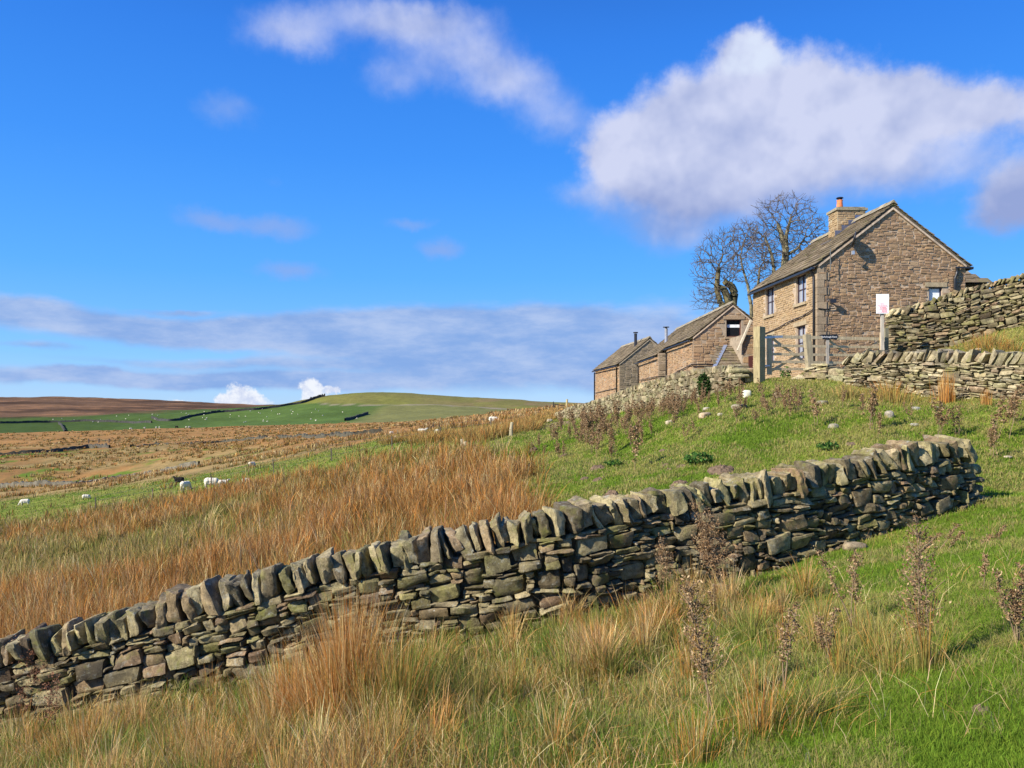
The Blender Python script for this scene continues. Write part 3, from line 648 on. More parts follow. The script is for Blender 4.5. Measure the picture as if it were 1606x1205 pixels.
for s in (0, 1):
    for k_ in range(14):
        t0, t1 = k_ / 14, (k_ + .985) / 14; xa, xb = (W0 / 2) * t0, (W0 / 2) * t1
        if s: xa, xb = W0 - xa, W0 - xb
        za, zb_ = EA + (RI - EA) * t0, EA + (RI - EA) * t1
        vb.add([(x_, y_, z_ + o_) for x_, z_ in ((xa, za), (xb, zb_)) for y_ in (-.115, -.02) for o_ in (-.11, -.012)], [BOXF], np.array((.48, .37, .27)) * random.uniform(.85, 1.1))
vb.done('verge_mortar', M['mortar'], house)
ch = core('chimney', [(2.55, 6.9), (3.95, 6.9), (3.95, 8.62), (2.55, 8.62)], 3.65, 4.6, [], roof, (.36, .3, .2))
facing('chimney_stonework', ch, (2.55, 3.65, 0), (1, 0, 0), (0, -1, 0), 1.4, 1.7, lambda *a: True, PAL_FRONT * .9, seed=41, z0=6.92, cell=(.1, .1), wr=(2, 4), hr=(1, 1), big=0)
facing('chimney_stonework', ch, (2.55, 4.6, 0), (0, -1, 0), (-1, 0, 0), .95, 1.7, lambda *a: True, PAL_FRONT * .85, seed=42, z0=6.92, cell=(.1, .1), wr=(2, 4), hr=(1, 1), big=0)
cc = MB(); cc.box((2.47, 3.56, 8.622), (4.03, 4.69, 8.74), (.40, .35, .24)); cc.box((2.56, 3.65, 8.742), (3.94, 4.6, 8.80), (.36, .31, .22)); cc.done('cap_stone', M['slate'], ch)
pt_ = MB(); pt_.tube([(2.88, 4.1, 8.78), (2.88, 4.1, 8.85), (2.88, 4.1, 9.16), (2.88, 4.1, 9.22)], [.17, .16, .13, .155], 14, (.62, .19, .08)); pot = pt_.done('chimney_pot', M['mortar'], ch, True)
pc = MB(); pc.tube([(2.88, 4.1, 9.2), (2.88, 4.1, 9.32)], .115, 12, (.03, .03, .04)); pc.tube([(2.88, 4.1, 9.321), (2.88, 4.1, 9.36)], [.18, .15], 12, (.02, .02, .03)); pc.done('cowl', M['plastic'], pot, True)
ld = MB()
for k_ in range(4):
    x_ = 2.42 + .33 * k_; z_ = EA + (RI - EA) * (x_ / (W0 / 2)) + .05; ld.box((x_, 3.59, z_), (x_ + .33, 3.615, z_ + .42), (.18, .20, .27))
ld.box((2.2, 3.45, 6.98), (2.54, 4.75, 7.16), (.17, .19, .26)); ld.done('lead_flashing', M['metal'], roof)
gt = MB(); gt.beam((-SX * ov - .07, -.1, EA - .16), (-SX * ov - .07, D0 + .1, EA - .16), .11, .09, (0, 0, 1), (.018, .018, .02)); gt.done('gutter', M['plastic'], house)
g2 = MB(); g2.beam((W0 + .24, -.12, EA - .12), (W0 + .24, 3, EA - .12), .12, .1, (0, 0, 1), (.018, .018, .02)); g2.beam((W0 - .5, -.10, EA - .10), (W0 + .3, -.10, EA - .10), .06, .07, (0, 0, 1), (.018, .018, .02)); g2.done('gutter', M['plastic'], house)
pipe('downpipe', house, [(-.24, .25, EA - .2), (-.1, .22, EA - .5), (-.1, .2, EA - .9), (-.1, .2, -.6)], .06)
pipe('downpipe', house, [(6.22, -.12, EA - .15), (6.16, -.16, EA - .4), (6.1, -.13, EA - .6), (6.1, -.12, 2.5)], .065)
cb = pipe('cable', house, [(-.09, .15, 3.38), (-.08, 1.5, 3.2), (-.09, 3, 3.12), (-.08, 4.6, 2.94), (-.09, 6, 2.86), (-.09, 8.1, 2.8)], .026)
pipe('cable', house, [(.35, -.07, EA - .1), (.36, -.07, 3.3), (.3, -.07, 1.0)], .012, (.12, .1, .09))
pipe('cable', house, [(-.02, -.07, 3.36), (.3, -.07, 3.33), (.75, -.07, 3.38)], .022)
pipe('conduit', house, [(.42, -.3, 5.95), (.42, -.3, 5.0)], .018, (.45, .45, .44))
# satellite dish seen edge-on
dn = np.array((-.90, .34, .30)); dn /= np.linalg.norm(dn); dc = np.array((1.47, -.42, 6.35)); ta_ = np.cross(dn, (0, 1, 0)); ta_ /= np.linalg.norm(ta_); tb_ = np.cross(dn, ta_)
ring = []; fc = []
for j, (rr, dp) in enumerate(((.0, 0), (.16, .02), (.33, .07))):
    for i in range(20): ring.append(dc + dn * dp + (ta_ * math.cos(i * math.pi / 10) + tb_ * math.sin(i * math.pi / 10)) * max(rr, .01))
for j in range(2):
    for i in range(20): fc.append([j * 20 + i, j * 20 + (i + 1) % 20, (j + 1) * 20 + (i + 1) % 20, (j + 1) * 20 + i])
db = MB(); db.add(ring, [np.array(fc)], (.05, .05, .055)); dish = db.done('satellite_dish', M['plastic'], house, True); sm = dish.modifiers.new('t', 'SOLIDIFY'); sm.thickness = .02
ar = MB(); ar.beam(dc, dc + np.array((.05, .4, -.25)), .04, .04, (1, 0, 0), (.05, .05, .05)); ar.beam(dc + (0, .0, -.3), dc + np.array((-.1, .02, -.62)), .03, .03, (0, 1, 0), (.1, .1, .1)); ar.beam(dc + np.array((-.1, .02, -.62)), dc + np.array((.0, .42, -.8)), .02, .02, (1, 0, 0), (.1, .1, .1)); ar.box(dc + (-.16, -.05, -.68), dc + (-.05, .05, -.52), (.6, .6, .6)); ar.done('bracket', M['metal'], dish)
fl = MB(); fl.beam((.55, -.03, 3.66), (.58, -.25, 3.66), .05, .05, (0, 0, 1), (.02, .02, .02)); fl.box((.42, -.36, 3.58), (.66, -.22, 3.74), (.02, .02, .025)); fl.done('wall_lamp', M['plastic'], house)
# rear wing with hipped slates
wg = MB(); wg.box((W0 + .02, 2.5, -.9), (9.0, 6.5, 4.85), (.3, .23, .16)); wgo = wg.done('rear_wing_wall', M['mortar'], house)
facing('wing_stonework', wgo, (W0, 2.5, 0), (1, 0, 0), (0, -1, 0), 2.35, 5.7, lambda a, b, c, d: True, PAL_GABLE * .9, seed=35, z0=-.9)
wr_ = MB(); A0, A1 = (W0 - .3, 2.3, 4.85), (9.3, 2.3, 4.85); hy, hz = 2.3, 1.85; sl_ = math.hypot(hy, hz)
slates(wr_, (W0 - .2, 2.25, 4.9), (1, 0, 0), (0, hy / sl_, hz / sl_), (0, -hz / sl_, hy / sl_), 2.9, sl_, inside=lambda u, s: u < 2.9 - s * .72)
wr_.poly_prism([(W0 - .2, 2.3, 4.84), (9.35, 2.3, 4.84), (7.3, 4.55, 6.68), (W0 - .2, 4.55, 6.68)], (0, .1, -.06), (.1, .08, .06))
wr_.poly_prism([(9.35, 2.3, 4.84), (9.35, 6.6, 4.84), (7.3, 4.55, 6.68)], (-.1, 0, -.06), (.12, .1, .075))
wr_.done('rear_wing_roof', M['slate'], house)

# --- barn with gable window
BE, BR, BW = 3.25, 5.2, 4.8
barn = empty('barn', (10.9, 48.0, 1.0)); tag(barn, 'long low stone barn with a dark window high in its gable and steel flue', 'barn')
def bz(x): return BE + (BR - BE) * (1 - abs(x - BW / 2) / (BW / 2))
bwin = (2.02, 2.92, 3.28, 4.33)
core('wall_core', [(0, -1.2), (BW, -1.2), (BW, BE), (BW / 2, BR), (0, BE)], 0, 16, [((bwin[0], -.2, bwin[2]), (bwin[1], .25, bwin[3]))], barn, (.32, .25, .18))
facing('gable_stonework', barn, (0, 0, 0), (1, 0, 0), (0, -1, 0), BW, BR + 1.2, lambda a, b, c, d: d < min(bz(a), bz(b)) + .07 and not hit_any(a, b, c, d, [bwin], .03), PAL_GABLE, seed=51, z0=-1.2, cell=(.11, .1), wr=(2, 5), hr=(1, 2), k=2)
facing('side_stonework', barn, (0, 8, 0), (0, -1, 0), (-1, 0, 0), 8, BE + 1.2, lambda *a: True, PAL_GABLE * 1.05, seed=52, z0=-1.2, cell=(.12, .1), wr=(2, 5), hr=(1, 2))
pb = MB(); pb.box((-.62, 8.0, -1.2), (-.01, 16.5, 2.86), (.32, .25, .18)); pbo = pb.done('projecting_bay', M['mortar'], barn)
facing('bay_stonework', pbo, (-.62, 16.5, 0), (0, -1, 0), (-1, 0, 0), 8.5, 4.0, lambda *a: True, PAL_GABLE * 1.05, seed=53, z0=-1.2, cell=(.12, .1), wr=(2, 5), hr=(1, 2))
facing('bay_stonework', pbo, (-.62, 8, 0), (1, 0, 0), (0, -1, 0), .62, 4.0, lambda *a: True, PAL_SHADE, seed=54, z0=-1.2, cell=(.12, .13), wr=(2, 4), hr=(1, 2))  # end face painted greyer, its shade put into the stone colour
BSP = math.hypot(BW / 2, BR - BE); bx_, bz_ = (BW / 2) / BSP, (BR - BE) / BSP
brf = MB()
slates(brf, (-bx_ * .2, -.1, BE - bz_ * .2 + .06), (0, 1, 0), (bx_, 0, bz_), (-bz_, 0, bx_), 8.15, BSP + .2)
slates(brf, (-bx_ * .95, 8.02, BE - bz_ * .95 + .06), (0, 1, 0), (bx_, 0, bz_), (-bz_, 0, bx_), 8.7, BSP + .95)
slates(brf, (BW + bx_ * .2, -.1, BE - bz_ * .2 + .06), (0, 1, 0), (-bx_, 0, bz_), (bz_, 0, bx_), 16.8, BSP + .2)
brf.poly_prism([(-bx_ * .2, -.07, BE - bz_ * .2), (BW / 2, -.07, BR), (BW + bx_ * .2, -.07, BE - bz_ * .2), (BW + bx_ * .2, -.07, BE - bz_ * .2 + .06), (BW / 2, -.07, BR + .075), (-bx_ * .2, -.07, BE - bz_ * .2 + .06)], (0, 16.7, 0), (.1, .08, .06))
brf.poly_prism([(-bx_ * .9, 8.05, BE - bz_ * .9), (0, 8.05, BE - .02), (0, 8.05, BE + .04), (-bx_ * .9, 8.05, BE - bz_ * .9 + .06)], (0, 8.6, 0), (.1, .08, .06))
bro = brf.done('roof', M['slate'], barn); rb = MB(); ridge(rb, (BW / 2, -.12, BR + .17), (BW / 2, 16.6, BR + .17)); rb.done('ridge_stones', M['slate'], bro)
vb = MB()
for s in (0, 1):
    xa, xb = (0, BW / 2) if not s else (BW, BW / 2)
    vb.add([(x_, y_, z_ + o_) for x_, z_ in ((xa, BE), (xb, BR)) for y_ in (-.09, -.02) for o_ in (-.10, -.008)], [BOXF], (.47, .36, .26))
vb.done('verge_mortar', M['mortar'], barn)
window(barn, 'y', *bwin, rec=.14, cols=1, rowsn=1, blind=(.55, .72), frame=(.09, .03, .025), lintel=True, stonecol=(.36, .27, .18))
pipe('gutter', barn, [(-.26, -.05, BE - .2), (-.26, 8, BE - .2)], .055); pipe('gutter', barn, [(-.9, 8.05, 2.58), (-.9, 16.6, 2.55)], .055)
pipe('downpipe', barn, [(-.22, 7.8, BE - .2), (-.09, 7.8, BE - .5), (-.09, 7.8, -1)], .05); pipe('downpipe', barn, [(-.85, 16.2, 2.5), (-.72, 16.2, 2.3), (-.72, 16.2, -1)], .05)
pipe('pipe_run', barn, [(-.1, 7.5, 1.15), (-.1, .1, 1.6), (-.1, -.12, 1.62), (1.55, -.12, 1.62), (1.62, -.12, 1.5), (1.62, -.12, -.5)], .035)
pipe('pipe_run', barn, [(-.74, 15.5, 1.2), (-.74, 8.0, 1.2), (-.1, 7.93, 1.2)], .03)
flu = MB(); flu.tube([(.75, 12.2, 3.6), (.75, 12.2, 5.0)], .12, 12, (.45, .46, .48)); flu.tube([(.75, 12.2, 5.08), (.75, 12.2, 5.13)], .24, 12, (.05, .05, .05)); flu.tube([(.75, 12.2, 5.0), (.75, 12.2, 5.08)], .07, 8, (.05, .05, .05)); flu.done('steel_flue', M['metal'], bro, True)

# --- far barn
FE, FRI, FW = 3.2, 5.45, 5.6
fb_ = empty('outbuilding', (9.7, 72.0, .8), R(5.2)); tag(fb_, 'smaller stone outbuilding farthest down the slope with a short black flue on its roof', 'barn')
def fz(x): return FE + (FRI - FE) * (1 - abs(x - FW / 2) / (FW / 2))
core('wall_core', [(0, -1.5), (FW, -1.5), (FW, FE), (FW / 2, FRI), (0, FE)], 0, 11.2, [], fb_, (.3, .24, .17))
facing('gable_stonework', fb_, (0, 0, 0), (1, 0, 0), (0, -1, 0), FW, FRI + 1.5, lambda a, b, c, d: d < min(fz(a), fz(b)) + .07, PAL_SHADE, seed=61, z0=-1.5, cell=(.14, .13), wr=(2, 4), hr=(1, 2))  # gable stones painted greyer to carry the shade on this side
facing('side_stonework', fb_, (0, 11.2, 0), (0, -1, 0), (-1, 0, 0), 11.2, FE + 1.5, lambda *a: True, PAL_GABLE * 1.05, seed=62, z0=-1.5, cell=(.14, .12), wr=(2, 4), hr=(1, 2))
FSP = math.hypot(FW / 2, FRI - FE); fx_, fz_ = (FW / 2) / FSP, (FRI - FE) / FSP; frf = MB()
slates(frf, (-fx_ * .25, -.1, FE - fz_ * .25 + .06), (0, 1, 0), (fx_, 0, fz_), (-fz_, 0, fx_), 11.5, FSP + .25)
slates(frf, (FW + fx_ * .2, -.1, FE - fz_ * .2 + .06), (0, 1, 0), (-fx_, 0, fz_), (fz_, 0, fx_), 11.5, FSP + .2)
frf.poly_prism([(-fx_ * .2, -.07, FE - fz_ * .2), (FW / 2, -.07, FRI), (FW + fx_ * .2, -.07, FE - fz_ * .2), (FW + fx_ * .2, -.07, FE - fz_ * .2 + .06), (FW / 2, -.07, FRI + .075), (-fx_ * .2, -.07, FE - fz_ * .2 + .06)], (0, 11.4, 0), (.1, .08, .06))
fro = frf.done('roof', M['slate'], fb_); rb = MB(); ridge(rb, (FW / 2, -.12, FRI + .17), (FW / 2, 11.3, FRI + .17)); rb.done('ridge_stones', M['slate'], fro)
flu = MB(); flu.tube([(2.1, 2.4, 4.6), (2.1, 2.4, 6.15)], .14, 10, (.02, .02, .022)); flu.tube([(2.1, 2.4, 6.2), (2.1, 2.4, 6.3)], .22, 10, (.02, .02, .022)); flu.done('black_flue', M['plastic'], fro, True)
pipe('gutter', fb_, [(-.3, -.05, FE - .22), (-.3, 11.3, FE - .22)], .06); pipe('downpipe', fb_, [(-.1, .7, FE - .3), (-.1, .7, -1)], .06); pipe('downpipe', fb_, [(-.1, 11.1, FE - .3), (-.1, 11.1, -1)], .06)
pipe('pipe_run', fb_, [(-.08, 10.8, .75), (-.08, .8, 1.0)], .03)
vb = MB()
for xa, xb in ((0, FW / 2), (FW, FW / 2)): vb.add([(x_, y_, z_ + o_) for x_, z_ in ((xa, FE), (xb, FRI)) for y_ in (-.09, -.02) for o_ in (-.10, -.008)], [BOXF], (.36, .3, .22))
vb.done('verge_mortar', M['mortar'], fb_)

# --- lean-to between barn and farmhouse
lt = empty('lean_to', (11.6, 44.6, 1.0)); tag(lt, 'low slate-roofed lean-to shed with pale metal edging between the barn and the farmhouse', 'shed')
lw = MB(); lw.box((0, .1, -1), (1.6, 2.6, 1.25), (.3, .24, .17)); lwo = lw.done('wall', M['mortar'], lt)
facing('stonework', lwo, (0, .1, 0), (1, 0, 0), (0, -1, 0), 1.6, 2.2, lambda a, b, c, d: True, PAL_GABLE * .85, seed=71, z0=-1, cell=(.12, .11), wr=(2, 4))
lr = MB(); s2 = math.hypot(2.3, 1.35); slates(lr, (-.25, -.1, 1.25), (1, 0, 0), (0, 2.3 / s2, 1.35 / s2), (0, -1.35 / s2, 2.3 / s2), 1.9, s2, inside=lambda u, s: u > s * .42 - .2)
lr.poly_prism([(-.25, -.08, 1.2), (1.65, -.08, 1.2), (1.65, 2.2, 2.55), (.85, 2.2, 2.55)], (0, .05, -.08), (.1, .08, .06)); lr.done('roof', M['slate'], lt)
le = MB(); le.beam((-.3, -.15, 1.27), (.95, 2.2, 2.68), .22, .06, (0, 0, 1), (.42, .46, .52)); le.done('metal_edging', M['metal'], lt)
ex = MB(); ex.box((1.3, .0, -1), (2.02, 2.6, 3.1), (.3, .24, .17)); exo = ex.done('porch_wall', M['mortar'], lt)
facing('stonework', exo, (1.3, 0, 0), (1, 0, 0), (0, -1, 0), .72, 4.1, lambda a, b, c, d: d < 3.05, PAL_GABLE, seed=72, z0=-1, cell=(.1, .1), wr=(2, 4))
vp = MB(); vp.beam((1.02, -.1, 2.2), (1.75, -.1, 3.9), .1, .2, (0, 1, 0), (.5, .43, .32)); vp.done('verge_mortar', M['mortar'], lt)
dr = MB(); dr.box((1.62, -.09, -.2), (1.95, -.05, 1.9), (.09, .03, .025)); dr.done('door', M['paint'], lt)

# ------------------------------------------------------------------ gate, posts, signs
WOOD = np.array((.55, .43, .26)); WG = np.array((.33, .31, .20))
def g3(px, row, Y=None, t=None): return wp(px, row, Y)
def gy(px): return 27.1 + (px - 1190) / 195 * 1.5
gx0, gy0 = (1192 - CX) / F * 27.0, 27.0
def post(name, label, px, top, base, Y, w, col=WG, rz=.4, lean=0, cat='gate post', d=None):
    X = (px - CX) / F * Y; zt = (HY - top) / F * Y; zb = (HY - base) / F * Y - .25; r_ = empty(name, (X, Y, zb), rz); tag(r_, label, cat)
    h = zt - zb; mb = MB(); n = 6; d = d or w
    for i in range(n):
        z0, z1 = h * i / n, h * (i + 1) / n; x0, x1 = lean * z0, lean * z1
        mb.add([(sx * w / 2 + xx + rng.normal(0, .003), sy * d / 2, z) for z, xx in ((z0, x0), (z1, x1)) for sx in (-1, 1) for sy in (-1, 1)], [np.array([[0, 1, 5, 4], [1, 3, 7, 5], [3, 2, 6, 7], [2, 0, 4, 6]] + ([[4, 5, 7, 6]] if i == n - 1 else []))], np.array(col) * rng.uniform(.9, 1.1))
    o = mb.done('timber', M['wood'], r_); return r_
post('gate_post', 'stout square greenish timber gate post at the left end of the five-bar gate', 1191, 513, 597, 27.0, .27, (.28, .23, .125), .55)
post('gate_post', 'leaning pale weathered post standing just in front of the five-bar gate', 1271, 525, 578, 26.7, .20, (.31, .26, .17), .15, -.09)
post('gate_post', 'dark timber post behind the right end of the five-bar gate', 1389, 515, 570, 28.75, .14, (.2, .18, .12), .2)
gate = empty('farm_gate', (float((1200 - CX) / F * gy(1200)), gy(1200), 1.0)); go = np.array(gate.location); tag(gate, 'weathered timber five-bar gate with diagonal braces in front of the farmhouse', 'gate')
def gp(px, row, off=0): return wp(px, row, gy(px)) - go + np.array((0, off, 0))
for ra, rb2, w in ((528, 532, .11), (542, 545, .085), (555.5, 558, .085), (567.5, 570, .085), (579, 580, .085)):
    mb = MB(); mb.beam(gp(1203, ra), gp(1384, rb2), .035, w, (0, 0, 1), WOOD * rng.uniform(.85, 1.1)); mb.done('bar', M['wood'], gate)
for px, t, b, w, c in ((1206, 526, 588, .16, WOOD * .9), (1297, 530, 584, .10, (.33, .3, .26)), (1382, 522, 586, .13, WOOD)):
    mb = MB(); mb.beam(gp(px, b, -.045), gp(px, t, -.045), w, .05, (0, -1, 0), c); mb.done('stile', M['wood'], gate)
for a, b in (((1212, 531), (1268, 572)), ((1384, 532), (1322, 580)), ((1300, 533), (1348, 572)), ((1210, 582), (1272, 546))):
    mb = MB(); mb.beam(gp(*a, .04), gp(*b, .045), .03, .09, (0, 0, 1), WOOD * .95); mb.done('brace', M['wood'], gate)
mb = MB(); mb.beam(gp(1196, 530, -.08), gp(1226, 528.5, -.085), .02, .07, (0, 0, 1), (.42, .46, .52)); mb.beam(gp(1194, 574, -.08), gp(1206, 574, -.085), .02, .06, (0, 0, 1), (.42, .46, .52)); mb.done('hinge', M['metal'], gate)
def text_mesh(name, s, size, mat, parent, loc, rot, col):
    c = bpy.data.curves.new('t', 'FONT'); c.body = s; c.size = size; c.extrude = .001; c.align_x = 'CENTER'; c.align_y = 'CENTER'
    o = bpy.data.objects.new('t', c); COL.objects.link(o); dg = bpy.context.evaluated_depsgraph_get(); me = bpy.data.meshes.new_from_object(o.evaluated_get(dg)); bpy.data.objects.remove(o)
    me.materials.clear(); me.materials.append(mat); a = me.color_attributes.new('Col', 'FLOAT_COLOR', 'POINT'); a.data.foreach_set('color', np.tile((*col, 1), len(me.vertices)).astype(np.float32))
    t = bpy.data.objects.new(name, me); link(t, parent); t.location = loc; t.rotation_euler = rot; return t
npx = gp(1298, 529, -.10); plate = empty('name_plate', tuple(go + npx)); tag(plate, 'black shaped name board with white lettering fixed on the top bar of the gate', 'name board')
mb = MB(); prof = [(-.36, -.10), (-.26, -.075), (-.05, -.085), (.12, -.075), (.27, -.12), (.30, -.06), (.34, -.04), (.34, .04), (.27, .085), (-.24, .085), (-.33, .05)]
mb.poly_prism([(x, 0, z) for x, z in prof], (0, .02, 0), (.01, .01, .012)); mb.done('board', M['plastic'], plate)
text_mesh('lettering', 'Blackclough Farm', .082, M['paint'], plate, (0, -.006, .0), (R(90), 0, 0), (.8, .8, .82))
sgn = empty('notice_sign', tuple(wp(1384, 552, 27.9))); tag(sgn, 'white notice board with faint red text on a thin grey post beside the gate', 'sign'); so_ = np.array(sgn.location)
mb = MB(); mb.beam((0, 0, -.3), tuple(wp(1384, 470, 27.9) - so_ + (0, .04, 0)), .10, .07, (0, -1, 0), (.42, .37, .3)); mb.done('post', M['wood'], sgn)
b0 = wp(1374.5, 492, 27.86) - so_; b1 = wp(1394, 461.5, 27.86) - so_; mb = MB(); mb.box((b0[0], -.05, b0[2]), (b1[0], -.025, b1[2]), (.86, .86, .86)); bd = mb.done('board', M['paint'], sgn)
mb = MB(); hgt = b1[2] - b0[2]
for i, (t, a, b) in enumerate(((.50, .3, .62), (.43, .1, .85), (.37, .2, .9), (.31, .25, .8), (.25, .25, .85), (.19, .2, .86), (.13, .45, .84), (.07, .15, .9))):
    x = a
    while x < b:
        w = random.uniform(.04, .12); c = (.80, .10, .14) if i > 2 and x > .4 else (.78, .38, .42)
        mb.box((b0[0] + (b1[0] - b0[0]) * x, -.0525, b0[2] + hgt * (t - .02)), (b0[0] + (b1[0] - b0[0]) * min(x + w, b), -.0505, b0[2] + hgt * (t + .02)), c); x += w + .025
mb.done('lettering', M['paint'], bd)
# green storage bin by the gable
bn = empty('storage_bin', (14.6, 33.6, 1.0), R(3)); tag(bn, 'dark green metal storage bin seen through the right half of the gate', 'bin')
mb = MB(); mb.box((0, 0, .05), (1.35, .7, 1.15), (.02, .065, .07)); 
for i in range(5): mb.box((.05 + i * .3, -.02, .1), (.09 + i * .3, -.001, 1.1), (.02, .06, .065))
mb.done('body', M['paint'], bn); mb = MB(); mb.poly_prism([(-.04, -.05, 1.16), (-.04, .75, 1.16), (-.04, .75, 1.34), (-.04, -.05, 1.24)], (1.43, 0, 0), (.025, .08, .085)); mb.done('lid', M['paint'], bn)

def fpost(px, base, top, label, w=.11, col=(.36, .31, .2), Ymin=20, group=None):
    X, Y, Z = hit(px, base, Ymin, 400); h = (base - top) / F * Y; r_ = MB(); hh = h + .4
    r_.tube([(0, 0, -.35), (rng.normal(0, .01), 0, h * .5), (rng.normal(0, .03), rng.normal(0, .02), h)], [w / 2, w / 2 * .97, w / 2 * .85], 7, col)
    o = r_.done('fence_post', M['wood'], None); o.location = (X, Y, Z); tag(o, label, 'post', group); return o
fpost(725, 709, 687, 'round fence post, left one of the close pair at the edge of the rushes', .16)
fpost(730, 709, 690, 'short pale fence post, right one of the close pair at the edge of the rushes', .20, (.5, .46, .36))
fpost(785, 684, 665, 'slim fence post left of the bare earth bank, nearer the grazing sheep', .16)
fpost(802, 690, 667, 'slim fence post right at the foot of the bare earth bank', .16)
fpost(828, 671, 663, 'tiny fence post at the top of the bare earth bank', .14)
fpost(889, 646, 630, 'stout yellowish post at the small rail gate by the end of the farmyard wall', .3, (.42, .35, .17), 60)
rg = empty('rail_gate', hit(868, 645, 62, 100)); tag(rg, 'small dark rail gate on the skyline at the low end of the farmyard wall', 'gate'); ro_ = np.array(rg.location); Yr = ro_[1]
mb = MB()
for a, b, w in (((868, 643), (868, 630), .18), ((868, 634), (887, 637), .28), ((869, 636), (873, 643), .16), ((874, 642), (884, 638), .16), ((868, 642), (876, 645), .2)): mb.beam(wp(*a, Yr) - ro_, wp(*b, Yr) - ro_, .1, w, (0, 1, 0), (.04, .035, .03))
mb.done('rails', M['wood'], rg)
fg = empty('rail_fence', hit(155, 696, 200, 400)); tag(fg, 'short two-rail fence standing alone on the rusty moor at left', 'fence'); fo_ = np.array(fg.location); Yf = fo_[1]
for px in (139, 155, 171): mb = MB(); mb.beam(wp(px, 697, Yf) - fo_, wp(px, 688, Yf) - fo_, .3, .3, (0, 1, 0), (.1, .08, .06)); mb.done('fence_post', M['wood'], fg)
mb = MB(); mb.beam(wp(139, 691, Yf) - fo_, wp(171, 690.5, Yf) - fo_, .1, .16, (0, 0, 1), (.12, .1, .07)); mb.done('rail', M['wood'], fg)
# wire fence along the green strip
def wire_fence(label, pts, h, step, Y0, Y1):
    P = [hit(px, row, Y0, Y1) for px, row in pts]; r_ = empty('wire_fence', P[len(P) // 2]); tag(r_, label, 'fence'); o_ = np.array(r_.location); last = None
    for a, b in zip(P[:-1], P[1:]):
        n = max(1, int(math.hypot(b[0] - a[0], b[1] - a[1]) / step))
        for i in range(n):
            x = a[0] + (b[0] - a[0]) * i / n; y = a[1] + (b[1] - a[1]) * i / n; z = float(H(x, y)); q = np.array((x, y, z)) - o_
            mb = MB(); mb.tube([q - (0, 0, .2), q + (rng.normal(0, .05), 0, h * rng.uniform(.7, 1))], .03 + .0002 * y, 5, (.13, .11, .08)); mb.done('post', M['wood'], r_)
            if last is not None:
                mb = MB()
                for hz in (.35, .7, .95): mb.tube([last + (0, 0, h * hz), q + (0, 0, h * hz)], .006, 3, (.2, .2, .2))
                mb.done('wire', M['metal'], r_)
            last = q
wire_fence('thin wire and post fence running along the near edge of the green sheep strip', [(150, 806), (240, 788), (330, 768), (430, 745), (520, 724), (615, 706), (690, 690), (770, 682), (802, 682)], 1.05, 4.5, 34, 120)

